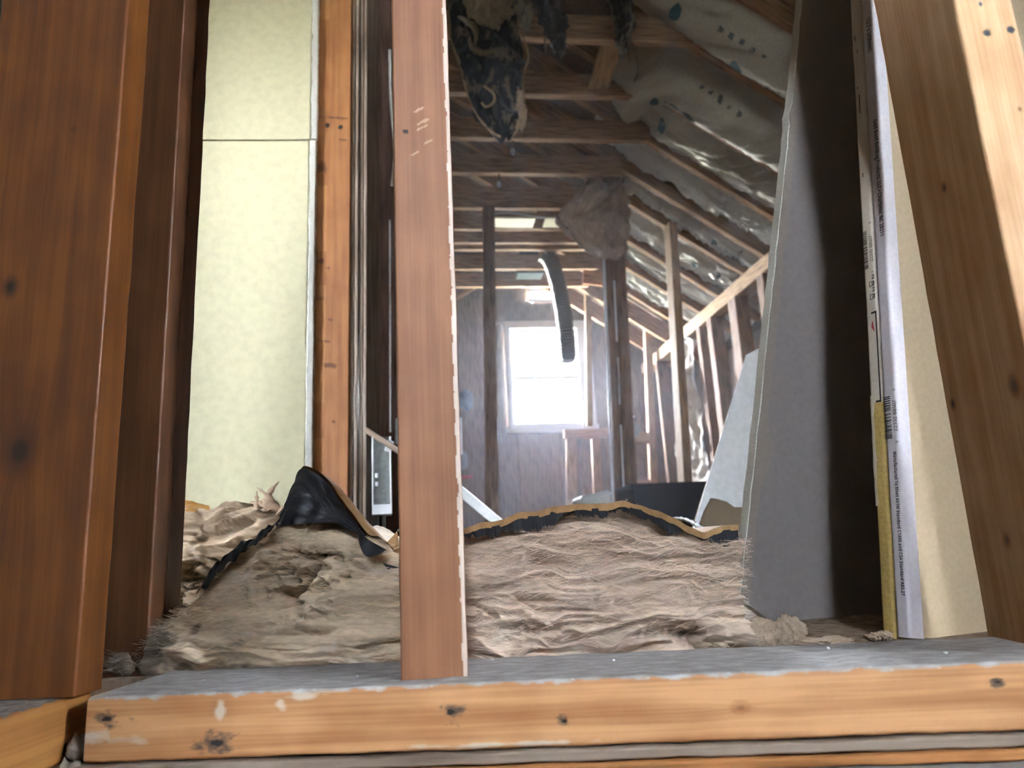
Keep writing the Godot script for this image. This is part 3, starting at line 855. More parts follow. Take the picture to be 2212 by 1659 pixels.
func wool_relief(x: float, y: float, s: float, layered: float) -> float:     # folds and layers of mineral wool
	var wx := x + 0.02 * n_fine.get_noise_3d(x * 14.0, y * 20.0, s)
	var wy := y + 0.016 * n_fbm.get_noise_3d(x * 9.0, y * 14.0, s + 2.0)
	var big := n_fbm.get_noise_3d(wx * 11.0, wy * 26.0, s + 4.0)
	var lay := 1.0 - absf(n_fine.get_noise_3d(wx * 9.0, wy * 62.0, s + 6.0)) * 2.0
	var lay2 := 1.0 - absf(n_fine.get_noise_3d(wx * 22.0, wy * 130.0, s + 8.0)) * 2.0
	var fine := n_fine.get_noise_3d(wx * 70.0, wy * 380.0, s + 11.0)
	var crease := maxf(0.0, 1.0 - absf(n_fine.get_noise_3d(wx * 12.0, wy * 40.0, s + 14.0)) * 7.0) * clampf(0.4 + n_fine.get_noise_3d(x * 20.0, y * 25.0, s + 17.0), 0.0, 1.0)
	return (0.017 - 0.003 * layered) * big - 0.009 * crease * minf(layered, 1.0) + layered * (0.0052 * lay + 0.0030 * lay2) + 0.0007 * fine

func batt(called: String, label: String, pts: Array, floor_y: float, z0: float, lean: float, depth: float, tint: Color, seed_at: float, nx: int, ny: int, dents: Array, fibres: int, layered := 1.0) -> Node3D:
	var x0: float = pts[0][0]
	var x1: float = pts[-1][0]
	var o := thing(called, label, "insulation", Transform3D(Basis(), Vector3((x0 + x1) / 2, floor_y, z0)))
	var mid: float = (x0 + x1) / 2
	var nt := 16
	var shape := func(u: float, v: float) -> Vector3:
		# v 0..0.85 climbs the front, beyond it runs back over the top; the outermost columns close the sides
		var side := 0.0
		var uu := clampf((u - 0.01) / 0.98, 0.0, 1.0)
		if u < 0.004 or u > 0.996:
			side = 1.0
		var x := lerpf(x0, x1, uu)
		var top := profile(pts, x) - floor_y
		var t := minf(v / 0.85, 1.0)
		var back := maxf(0.0, (v - 0.85) / 0.15)
		var y := top * t
		var round := 0.012 * (1.0 - pow(2.0 * t - 1.0, 4.0))
		var z := round - lean * t * t
		var r: float = wool_relief(x, y + floor_y, seed_at, layered) * (1.0 - 0.6 * back)
		z += r * (1.0 - back)
		y += 0.4 * r * t + (0.006 * n_fbm.get_noise_2d(x * 30.0, back * 4.0) * back)
		x += 0.3 * r
		for q in dents:
			var g: float = Vector2((x - q[0]) / q[2], (y + floor_y - q[1]) / q[3]).length() + 0.9 * n_fbm.get_noise_3d(x * 60.0, y * 70.0, q[0] * 50.0)
			g = maxf(g, 0.0)
			if g < 2.2:
				var swirl: float = 0.5 * n_fbm.get_noise_3d(x * 90.0, y * 120.0, 3.0) + (0.25 * sin(g * 7.0 + atan2(y + floor_y - q[1], x - q[0]) * 2.0) if q[4] > 0.02 and q[2] > 0.012 else 0.0)
				z -= q[4] * exp(-g * g) * (1.0 + swirl)
		z -= back * depth
		if side > 0.0:
			z -= depth * 0.9
		return Vector3(x - mid, maxf(y, -0.0), z)
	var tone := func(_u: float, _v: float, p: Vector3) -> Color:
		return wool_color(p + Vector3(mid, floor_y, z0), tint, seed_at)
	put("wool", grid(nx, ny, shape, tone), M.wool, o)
	if fibres > 0:
		var r := RandomNumberGenerator.new()
		r.seed = int(seed_at * 10.0) + 1
		var st := SurfaceTool.new()
		st.begin(Mesh.PRIMITIVE_TRIANGLES)
		for k in 4:
			for q in [[k, 0], [k, 1], [k + 1, 0], [k + 1, 0], [k, 1], [k + 1, 1]]:
				var t: float = q[0] / 4.0
				st.set_color(Color.WHITE)
				st.add_vertex(Vector3(t - 0.5, (q[1] - 0.5) * 0.012 * (1.2 - t), 0.22 * t * t))
		st.generate_normals()
		var mm := MultiMesh.new()
		mm.transform_format = MultiMesh.TRANSFORM_3D
		mm.use_colors = true
		mm.mesh = st.commit()
		mm.instance_count = fibres
		for k in fibres:
			var u := r.randf_range(0.02, 0.98)
			var v := 0.86 * sqrt(r.randf())
			var p: Vector3 = shape.call(u, v)
			var l := r.randf_range(0.006, 0.022)
			var bs := Basis.from_euler(Vector3(r.randf_range(-0.9, 0.9), r.randf_range(-0.5, 0.5) + (PI if r.randf() < 0.5 else 0.0), r.randf_range(-0.5, 0.5))).scaled_local(Vector3.ONE * l)
			mm.set_instance_transform(k, Transform3D(bs, p + Vector3(0, 0, r.randf_range(-0.0004, 0.001))))
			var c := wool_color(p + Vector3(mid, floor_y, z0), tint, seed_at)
			var g := r.randf_range(0.85, 1.5)
			mm.set_instance_color(k, Color(c.r * g, c.g * g, c.b * g))
		var inst := MultiMeshInstance3D.new()
		inst.name = "loose_fibres"
		inst.multimesh = mm
		inst.material_override = M.wool
		inst.set_meta("kind", "stuff")
		o.add_child(inst, true)
	return o

func batts() -> void:
	var tan := Color(0.70, 0.545, 0.42)
	# the broad batt between the single stud and the leaning sheets
	var top := [[-0.078, 0.134], [-0.052, 0.139], [-0.02, 0.1455], [0.016, 0.1485], [0.05, 0.1485], [0.069, 0.1425], [0.102, 0.1245], [0.112, 0.1262], [0.128, 0.1295]]
	var a := batt("insulation_batt", "broad layered tan insulation batt under a bent paper edge, behind the bottom plate", top, 0.045, -0.562, 0.012, 0.42, tan, 1.0, 300, 190, [[0.0853, 0.0588, 0.008, 0.0035, 0.03], [-0.02, 0.066, 0.016, 0.004, 0.008], [0.022, 0.09, 0.003, 0.012, 0.005]], 14000)
	# its facing: kraft paper over a black bitumen layer
	var mid: float = (top[0][0] + top[-1][0]) / 2.0
	var over := func(lift: float, reach: float) -> Callable:
		return func(u: float, v: float) -> Vector3:
			var x := lerpf(top[0][0], top[-1][0], u)
			var y := profile(top, x) - 0.045
			return Vector3(x - mid, y + lift + 0.0012 * n_fine.get_noise_2d(x * 60.0, 2.0) + v * 0.006, 0.008 + reach - 0.44 * v)
	var paper_front := func(y0: float, y1: float, z: float, ragged: float, s: float) -> Callable:
		return func(u: float, v: float) -> Vector3:
			var x := lerpf(top[0][0], top[-1][0], u)
			var y := profile(top, x) - 0.045 + 0.0012 * n_fine.get_noise_2d(x * 60.0, 2.0)
			var low: float = y0 - ragged * clampf(0.22 + 1.3 * n_fbm.get_noise_2d(x * 17.0, s) + 0.3 * n_fbm.get_noise_2d(x * 160.0, s) + 0.15 * n_fine.get_noise_2d(x * 900.0, s), 0.02, 1.0)
			return Vector3(x - mid, y + lerpf(low, y1, v), z + 0.002 * v + 0.001 * n_fine.get_noise_2d(x * 80.0, s))
	put("kraft_paper", grid(120, 8, over.call(0.0045, 0.005)), M.kraft, a)
	put("kraft_edge", grid(240, 2, paper_front.call(0.0004, 0.0042, 0.0125, 0.0014, 1.0)), M.kraft, a)
	put("bitumen_layer", grid(300, 3, paper_front.call(-0.0012, 0.0012, 0.0105, 0.0095, 4.0)), M.asphalt, a)
	# the torn batt on the other side of the stud
	var top2 := [[-0.404, 0.050], [-0.345, 0.062], [-0.317, 0.078], [-0.301, 0.084], [-0.274, 0.111], [-0.249, 0.132], [-0.22, 0.148], [-0.205, 0.152], [-0.176, 0.150], [-0.15, 0.136], [-0.125, 0.124], [-0.095, 0.117]]
	var b := batt("insulation_batt", "torn tan insulation batt with a dark hole, between the corner post and the single stud", top2, 0.045, -0.568, 0.02, 0.17, Color(0.70, 0.56, 0.39), 5.0, 260, 170, [[-0.202, 0.110, 0.026, 0.019, 0.042], [-0.184, 0.119, 0.008, 0.006, 0.012], [-0.220, 0.112, 0.009, 0.005, 0.012], [-0.196, 0.098, 0.012, 0.006, 0.010], [-0.200, 0.119, 0.008, 0.006, -0.016], [-0.208, 0.106, 0.008, 0.007, -0.014], [-0.193, 0.108, 0.006, 0.008, -0.010], [-0.318, 0.066, 0.004, 0.012, 0.02], [-0.347, 0.062, 0.003, 0.014, 0.02]], 7000, 0.55)
	var mid2: float = (top2[0][0] + top2[-1][0]) / 2.0
	# the facing lifted into a black fold with a brown back
	var ridge := [Vector3(-0.2165, 0.170, -0.600), Vector3(-0.209, 0.196, -0.598), Vector3(-0.188, 0.186, -0.594), Vector3(-0.170, 0.163, -0.588), Vector3(-0.150, 0.139, -0.582)]
	var foot := [Vector3(-0.226, 0.148, -0.590), Vector3(-0.212, 0.150, -0.578), Vector3(-0.190, 0.150, -0.572), Vector3(-0.168, 0.148, -0.570), Vector3(-0.149, 0.136, -0.574)]
	var rc := curve(ridge, 40)
	var fc := curve(foot, 40)
	var home := Vector3(mid2, 0.045, -0.568)
	put("bitumen_fold", grid(40, 36, func(u, v):
		var k := roundi(u * 40)
		var p: Vector3 = fc[k].lerp(rc[k], v)
		p.z += 0.006 * sin(v * PI) + 0.0025 * n_fine.get_noise_2d(u * 5.0, v * 4.0) + 0.0022 * (0.5 - absf(n_fine.get_noise_2d(u * 9.0 + v * 6.0, v * 7.0))) * sin(v * PI)
		return p - home), M.asphalt, b)
	put("kraft_back", grid(40, 10, func(u, v):
		var k := roundi(u * 40)
		var p: Vector3 = rc[k] + Vector3(0.0015, 0.0012, -0.0005)
		var fall: Vector3 = Vector3(0.030 * (0.25 + u * 0.8), -0.016 - 0.030 * v, -0.03)
		p += fall * v
		p.y += 0.004 * sin(v * PI) + 0.0012 * n_fine.get_noise_2d(u * 6.0, v * 5.0)
		return p - home), M.kraft, b)
	put("bitumen_strip", grid(60, 4, func(u, v):
		var x := lerpf(-0.275, -0.222, u)
		var y: float = profile(top2, x) + lerpf(-0.009, 0.009, v) * (1.0 - 0.5 * u) + 0.004 * n_fine.get_noise_2d(x * 120.0, v * 2.0)
		return Vector3(x + 0.004 * v, y, -0.563 - 0.012 * v + 0.002 * n_fine.get_noise_2d(x * 90.0, v)) - home), M.asphalt, b)
	var flap := [Vector3(-0.153, 0.141, -0.575), Vector3(-0.145, 0.135, -0.573), Vector3(-0.137, 0.1305, -0.571), Vector3(-0.131, 0.127, -0.570)]
	put("bitumen_flap", grid(24, 6, func(u, v):
		var k: Vector3 = curve(flap, 24)[roundi(u * 24)]
		return k + Vector3(-0.004 * sin(u * PI) * (1.0 - v), -0.010 * sin(u * PI) * (1.0 - v), 0.006 * (1.0 - v)) - home), M.asphalt, b)
	# loose pieces of paper by the stud
	var scrap := thing("paper_scrap", "upright triangle of brown paper beside the foot of the single stud", "paper scrap", Transform3D(Basis(), Vector3(-0.14, 0.112, -0.60)))
	put("sheet", grid(16, 16, func(u, v):
		var l := Vector3(-0.016, 0.018, 0.002).lerp(Vector3(0.008, 0.004, 0.014), v)
		var r := Vector3(0.0085, 0.0305, -0.006).lerp(Vector3(0.017, 0.0045, 0.012), v)
		var p := l.lerp(r, u)
		p.y -= 0.006 * sin(u * PI) * (1.0 - v)
		p.z += 0.003 * sin(u * 5.0 + v * 3.0)
		return p), M.kraft, scrap)
	put("bitumen_back", grid(10, 4, func(u, v): return Vector3(0.004 + 0.019 * u, 0.0055 - 0.006 * u - 0.006 * sin(u * PI) * v, 0.021 + 0.002 * v)), M.asphalt, scrap)
	var foil := thing("foil_scrap", "crumpled shiny foil behind the foot of the single stud", "foil scrap", Transform3D(Basis(), Vector3(-0.118, 0.118, -0.612)))
	put("sheet", grid(18, 22, func(u, v):
		var n := n_fbm.get_noise_2d(u * 3.0, v * 3.5)
		var n2 := n_fbm.get_noise_2d(u * 3.0 + 9.0, v * 3.5)
		return Vector3((u - 0.5) * 0.024 + 0.006 * n2, v * 0.026 + 0.004 * n, 0.012 * n)), M.foil, foil)
	# loose wool farther back on the same side
	var top3 := [[-0.52, 0.16], [-0.46, 0.188], [-0.439, 0.189], [-0.41, 0.187], [-0.389, 0.190], [-0.36, 0.188], [-0.33, 0.18], [-0.27, 0.15], [-0.2, 0.13]]
	var c := batt("insulation_batt", "ruffled tan insulation in front of the cream wall sheet, behind the torn batt", top3, 0.045, -0.84, 0.02, 0.28, Color(0.47, 0.345, 0.225), 12.0, 170, 110, [[-0.43, 0.105, 0.05, 0.018, 0.05]], 6000, 1.5)
	var tuft := thing("insulation_tuft", "small ruffled tuft sticking up next to the black paper fold", "insulation", Transform3D(Basis(), Vector3(-0.337, 0.18, -0.852)))
	for q in [[0.0, 0.0, 0.034, 0.010, 0.35], [0.008, 0.004, 0.028, 0.007, -0.5], [-0.010, 0.0, 0.024, 0.007, -0.05], [0.016, 0.0, 0.012, 0.009, -0.9]]:
		var pts := curve([Vector3(q[0], q[1], 0), Vector3(q[0] + q[4] * 0.012, q[2] * 0.6, 0.003), Vector3(q[0] + q[4] * 0.04, q[2], 0.0)], 14)
		put("wisp", tube(pts, func(k): return maxf(0.0008, q[3] * (1.0 - k / 14.5) * (0.8 + 0.5 * n_fine.get_noise_2d(k * 0.9, q[2] * 300.0))), 9), plain(srgb(176, 150, 124), 0.95), tuft)
	tag(put("foam_lump", lump(Vector3(0.035, 0.012, 0.02), 0.3, 3.0), patchy(srgb(206, 150, 74), 30.0, 0.9), null, Transform3D(Basis(), Vector3(-0.452, 0.186, -0.87))), "small orange lump at the corner of the ruffled insulation", "lump")

func lump(size: Vector3, rough: float, s: float, seg := 28) -> ArrayMesh:
	return grid(seg, seg / 2, func(u, v):
		var a: float = -u * TAU
		var b: float = (v - 0.5) * PI
		var d := Vector3(cos(a) * cos(b), sin(b), sin(a) * cos(b))
		var k := 1.0 + rough * n_fbm.get_noise_3d(d.x * 1.6 + s, d.y * 1.6, d.z * 1.6) + rough * 0.3 * n_fine.get_noise_3d(d.x * 5.0, d.y * 5.0 + s, d.z * 5.0) + rough * 0.16 * n_fine.get_noise_3d(d.x * 15.0, d.y * 15.0, d.z * 15.0 + s)
		return d * k * size)

func roof_batts() -> void:
	# blankets between the rafters: [from depth, to depth, upper end, lower end, belly, recess, crumple]
	var list := [
		[2.43, 2.75, 0.90, 2.3, 0.10, 0.05, 0.016], [2.79, 3.16, 0.96, 2.3, 0.13, 0.045, 0.022], [3.20, 3.51, 1.14, 2.3, 0.07, 0.07, 0.026], [3.56, 3.80, 1.0, 2.3, 0.06, 0.08, 0.05],
		[3.96, 4.14, 1.26, 2.3, 0.04, 0.085, 0.05], [4.27, 4.56, 1.28, 2.3, 0.03, 0.085, 0.045], [4.66, 4.91, 1.34, 2.3, 0.02, 0.085, 0.03], [5.02, 5.27, 1.45, 2.3, 0.02, 0.085, 0.03]]
	for k in list.size():
		var q = list[k]
		var d0: float = q[0]
		var d1: float = q[1]
		var o := thing("roof_batt", "%s grey paper-faced batt between the rafters, counted towards the window" % ordinal(k), "insulation", attic(0, 0, 0), "batts between the rafters")
		var shape := func(u: float, v: float) -> Vector3:
			# u along the slope, v across the bay
			var a := lerpf(q[2], q[3], u)
			var d := lerpf(d0, d1, v)
			var end := clampf(u / 0.10, 0.0, 1.0)
			var belly: float = q[4] * sin(PI * clampf(v, 0, 1)) * (0.45 + 0.55 * sin(PI * clampf(u * 1.1, 0.0, 1.0)))
			var fold: float = q[6] * (n_fbm.get_noise_3d(u * 7.0, v * 3.0 + u * 4.0, k * 3.7) + 0.8 * (0.5 - absf(n_fine.get_noise_3d(u * 11.0 + v * 5.0, v * 3.0, k * 5.1)) * 2.0) + 0.3 * n_fine.get_noise_3d(u * 34.0, v * 9.0 + u * 12.0, k * 2.0))
			var y: float = 2.2 - SLOPE * (a - 1.28) + q[5] - belly - fold - 0.02 * (1.0 - end) + 0.05 * (1.0 - sqrt(end))
			if k == 1:   # its upper end has slipped and hangs down in a rounded lobe
				var lobe := exp(-pow((u - 0.07) / 0.09, 2.0))
				y -= 0.15 * lobe * (0.35 + 0.65 * v)
				d += 0.16 * lobe * v
			if k < 2:
				a -= 0.08 * sin(PI * v)
			return Vector3(a, y, -d)
		var facing := put("facing", grid(80, 24, shape), M.kraft_grey if k < 3 else M.kraft_lit, o)
		put("filling", grid(20, 6, func(u, v): return shape.call(u, v) + Vector3(0.02, 0.05, 0)), M.tan_paper, o)
		# print on the facing
		for p in ([[0.17, 0.40, 0.030, 0.24], [0.36, 0.66, 0.034, 0.30]] if k == 0 else [[0.17, 0.62, 0.030, 0.26]] if k == 1 else [[0.1, 0.5, 0.03, 0.3]] if k == 2 else [[0.5, 0.55, 0.03, 0.3], [0.64, 0.4, 0.028, 0.4]] if k == 4 or k == 5 else []):
			put("blue_print", grid(10, 8, func(u, v):
				var r := sqrt(maxf(0.02, 1.0 - pow(2.0 * v - 1.0, 2.0)))
				return shape.call(p[0] + p[2] * ((u - 0.5) * r + 0.25 * sin(v * 2.5)), p[1] + p[3] * (v - 0.5)) + Vector3(0.0, -0.0022, 0.0)), M.ink_blue, facing)
		if k < 2:
			put("printed_line", grid(12, 3, func(u, v): return shape.call([0.40, 0.21][k] + 0.1 * u, [0.62, 0.6][k] + 0.06 * v) + Vector3(0, -0.0022, 0)), M.ink_grey, facing)
			for n in 5:
				put("printed_mark", grid(2, 2, func(u, v): return shape.call(0.28 + 0.03 * n + 0.012 * u, [0.25, 0.2][k] + 0.05 * v) + Vector3(0, -0.0022, 0)), M.ink_grey, facing)

func drape(rows: Array, thick: float, seed_at: float, nu: int, nv: int, ragged: float, bulge: float) -> Callable:
	# rows are [y, left, right] from the top down; a hanging sheet or pillow in the plane of x and y
	return func(u: float, v: float) -> Vector3:
		var f := v * (rows.size() - 1)
		var i := mini(int(f), rows.size() - 2)
		var t := f - i
		var y := lerpf(rows[i][0], rows[i + 1][0], t)
		var l: float = lerpf(rows[i][1], rows[i + 1][1], t) + ragged * n_fine.get_noise_2d(v * 22.0, seed_at)
		var r: float = lerpf(rows[i][2], rows[i + 1][2], t) + ragged * n_fine.get_noise_2d(v * 25.0, seed_at + 9.0)
		var z := bulge * sin(u * PI) * sin(clampf(v, 0, 1) * PI) + thick * n_fbm.get_noise_3d(u * 2.2, v * 4.0, seed_at)
		return Vector3(lerpf(l, r, u), y, z)

func wool_patches(seed_at: float, share: float, base: Color, over: Color) -> Callable:
	return func(u: float, v: float, p: Vector3) -> Color:
		var n := n_fbm.get_noise_3d(p.x * 16.0, p.y * 12.0, seed_at) + 0.25 * n_fine.get_noise_3d(p.x * 60.0, p.y * 60.0, seed_at)
		var g := 1.0 + 0.25 * n_fine.get_noise_3d(p.x * 120.0, p.y * 90.0, seed_at + 3.0)
		return (over if n > share else base) * g

func hanging() -> void:
	var black := Color(0.014, 0.017, 0.021)
	var brown := Color(0.105, 0.085, 0.062)
	# the large torn facing that hangs in front of the ties
	var rows := [[2.32, 0.10, 0.36], [2.08, 0.118, 0.352], [2.0, 0.121, 0.364], [1.9, 0.126, 0.383], [1.83, 0.142, 0.394], [1.76, 0.162, 0.372], [1.68, 0.176, 0.368], [1.6, 0.205, 0.352], [1.54, 0.25, 0.335], [1.515, 0.285, 0.322]]
	var o := thing("hanging_facing", "large torn black insulation facing hanging in a point from the roof", "insulation paper", attic(0, 0, 2.3))
	put("bitumen_face", grid(44, 80, drape(rows, 0.06, 2.0, 44, 80, 0.006, 0.03), wool_patches(2.0, 0.30, black, brown), true), M.wool, o)
	var mat_top := wool_patches(6.0, -0.6, Color(0.2, 0.155, 0.11), Color(0.2, 0.155, 0.11))
	put("brown_wool", grid(30, 20, drape([[2.33, 0.15, 0.345], [2.06, 0.155, 0.35], [1.99, 0.18, 0.345], [1.955, 0.23, 0.325], [1.93, 0.255, 0.29]], 0.05, 8.0, 30, 20, 0.012, 0.05), mat_top, true), M.wool, o, Transform3D(Basis(), Vector3(0, 0, 0.03)))
	for side in [1, 2]:
		var path := []
		for q in rows:
			path.append(Vector3(q[side] + (-0.002 if side == 1 else 0.002), q[0], 0.012))
		put("kraft_edge", tube(curve(path.slice(1), 50), func(k): return 0.0035 * (1.0 + 0.7 * n_fine.get_noise_1d(k * 0.7 + side * 40.0)), 7), plain(srgb(146, 124, 96), 0.9), o)
	put("wool_fringe", grid(12, 40, drape([[1.72, 0.352, 0.374], [1.66, 0.346, 0.378], [1.60, 0.338, 0.382], [1.55, 0.336, 0.366]], 0.02, 4.0, 12, 40, 0.006, 0.02), null, true), plain(srgb(140, 122, 102), 0.95), o)
	for q in [[Vector3(0.187, 1.88, 0.05), Vector3(0.190, 1.845, 0.055), Vector3(0.208, 1.815, 0.06), Vector3(0.24, 1.806, 0.06), Vector3(0.29, 1.818, 0.05)], [Vector3(0.148, 1.965, 0.04), Vector3(0.172, 1.945, 0.05), Vector3(0.200, 1.92, 0.055), Vector3(0.21, 1.885, 0.055), Vector3(0.205, 1.85, 0.05)]]:
		put("wool_fringe", tube(curve(q, 40), func(k): return 0.011 * (1.0 + 0.6 * n_fine.get_noise_1d(k * 0.5)) * sin(PI * (k + 4) / 48.0), 8), plain(srgb(104, 92, 74), 0.95), o)
	put("curl", tube(curve([Vector3(0.232, 1.70, 0.03), Vector3(0.262, 1.66, 0.045), Vector3(0.262, 1.63, 0.04), Vector3(0.236, 1.618, 0.03), Vector3(0.222, 1.64, 0.02)], 24), func(_k): return 0.005, 7), plain(srgb(140, 120, 92), 0.9), o)
	# further shreds
	var shreds := [
		["pale crumpled paper shred beside the large hanging facing", [[2.3, 0.35, 0.43], [2.06, 0.356, 0.425], [1.99, 0.362, 0.42], [1.94, 0.374, 0.405]], Color(0.24, 0.21, 0.16), Color(0.12, 0.10, 0.08), 0.1, 2.28],
		["long dark shred of facing hanging over the first collar tie", [[2.3, 0.43, 0.565], [2.08, 0.43, 0.56], [2.0, 0.455, 0.56], [1.92, 0.485, 0.55], [1.865, 0.51, 0.53]], Color(0.03, 0.032, 0.036), Color(0.07, 0.06, 0.055), 0.15, 2.34],
		["short dark shred with a tan curl under the roof batts", [[2.3, 0.72, 0.84], [2.1, 0.725, 0.835], [2.02, 0.74, 0.82], [1.95, 0.745, 0.79], [1.895, 0.752, 0.772]], Color(0.05, 0.046, 0.044), Color(0.2, 0.17, 0.13), 0.12, 2.36]]
	for k in shreds.size():
		var s = shreds[k]
		var h := thing("hanging_shred", s[0], "insulation paper", attic(0, 0, s[5]))
		put("paper", grid(24, 36, drape(s[1], 0.05, 12.0 + k * 5.0, 24, 36, 0.008, 0.03), wool_patches(15.0 + k, s[4], s[2], s[3]), true), M.wool, h)
	for q in [[0.40, 1.90, 1.75, 0.37], [0.50, 2.2, 2.0, 0.50], [0.865, 2.02, 1.90, 0.85], [0.835, 2.3, 1.98, 0.835]]:
		var c := curve([at(q[0], 2.25, 2.6), at(q[0], q[1], 2.5), at(q[0] + 0.004, lerpf(q[1], q[2], 0.6), 2.5), at(q[3], q[2], 2.5)], 24)
		tag(put("hanging_thread", tube(c, func(_k): return 0.0035, 6), plain(srgb(126, 116, 102), 0.9)), "thin pale thread hanging below the first collar tie, " + {0.40: "ending at the pointed facing", 0.50: "behind the long dark shred", 0.865: "beyond the bridging board", 0.835: "beside the tan curl"}[q[0]], "thread", "hanging threads")
	for q in [[0.47, 2.2, 3.20, "second"], [0.475, 2.2, 3.55, "third"], [0.43, 2.2, 3.9, "fourth"]]:
		var tip := thing("hanging_wire", "short wire with a white tip hanging below the %s collar tie" % q[3], "wire", attic(q[0] + 0.02 * (q[2] - 3.0), 2.2, q[2] - 0.10))
		put("lead", tube([Vector3(0, 0.06, 0), Vector3(0.004, 0.0, 0), Vector3(0, -0.05, 0)], func(_k): return 0.006, 7), M.stud, tip)
		put("tip", lump(Vector3(0.012, 0.02, 0.012), 0.3, q[2], 14), M.white_metal, tip, Transform3D(Basis(), Vector3(0, -0.06, 0)))
	# dark wool clump by the double post
	var clump := thing("insulation_clump", "big shaded clump of insulation sagging beside the double post", "insulation", attic(0, 0, 4.0))
	var cr := [[2.36, 1.06, 1.22], [2.28, 1.02, 1.235], [2.2, 0.95, 1.25], [2.12, 0.87, 1.25], [2.03, 0.80, 1.245], [1.95, 0.83, 1.23], [1.87, 0.93, 1.22], [1.80, 0.99, 1.21], [1.77, 1.03, 1.17]]
	put("wool", grid(44, 44, drape(cr, 0.09, 22.0, 44, 44, 0.02, 0.16), wool_patches(23.0, 0.3, Color(0.43, 0.33, 0.26), Color(0.52, 0.42, 0.33)), true), M.wool, clump)
	put("wool_back", grid(24, 24, drape(cr, 0.05, 22.0, 24, 24, 0.02, -0.10), wool_patches(23.0, 0.3, Color(0.43, 0.33, 0.26), Color(0.52, 0.42, 0.33))), M.wool, clump)
	put("paper_edge", tube(curve([Vector3(0.80, 2.05, 0), Vector3(0.84, 1.97, 0.02), Vector3(0.885, 1.93, 0.04), Vector3(0.90, 1.88, 0.03), Vector3(0.97, 1.815, 0.02), Vector3(1.04, 1.78, 0.02)], 40), func(k): return 0.008 * (1.0 + 0.6 * n_fine.get_noise_1d(k * 0.8)), 7), plain(srgb(150, 136, 120), 0.9), clump)
	# pale batt hanging in the low wall
	var wb := thing("insulation_batt", "pale lumpy batt hanging upright between the studs of the low wall", "insulation", attic(1.93, 0.40, 5.13) * Transform3D(Basis(Vector3(0, 0, 1), Vector3(0, 1, 0), Vector3(-1, 0, 0)), Vector3.ZERO))
	var br := [[1.22, -0.10, 0.02], [1.16, -0.18, 0.12], [1.02, -0.22, 0.15], [0.85, -0.20, 0.17], [0.6, -0.22, 0.2], [0.35, -0.24, 0.2], [0.2, -0.23, 0.21], [0.1, -0.20, 0.2], [0.08, 0.04, 0.18], [-0.1, 0.06, 0.18]]
	put("wool", grid(30, 110, drape(br, 0.09, 33.0, 30, 110, 0.012, 0.06), wool_patches(34.0, 0.28, Color(0.66, 0.59, 0.48), Color(0.44, 0.36, 0.26)), true), M.wool, wb)
	put("wool_back", grid(12, 30, drape(br, 0.03, 33.0, 12, 30, 0.012, -0.02)), M.wool, wb)

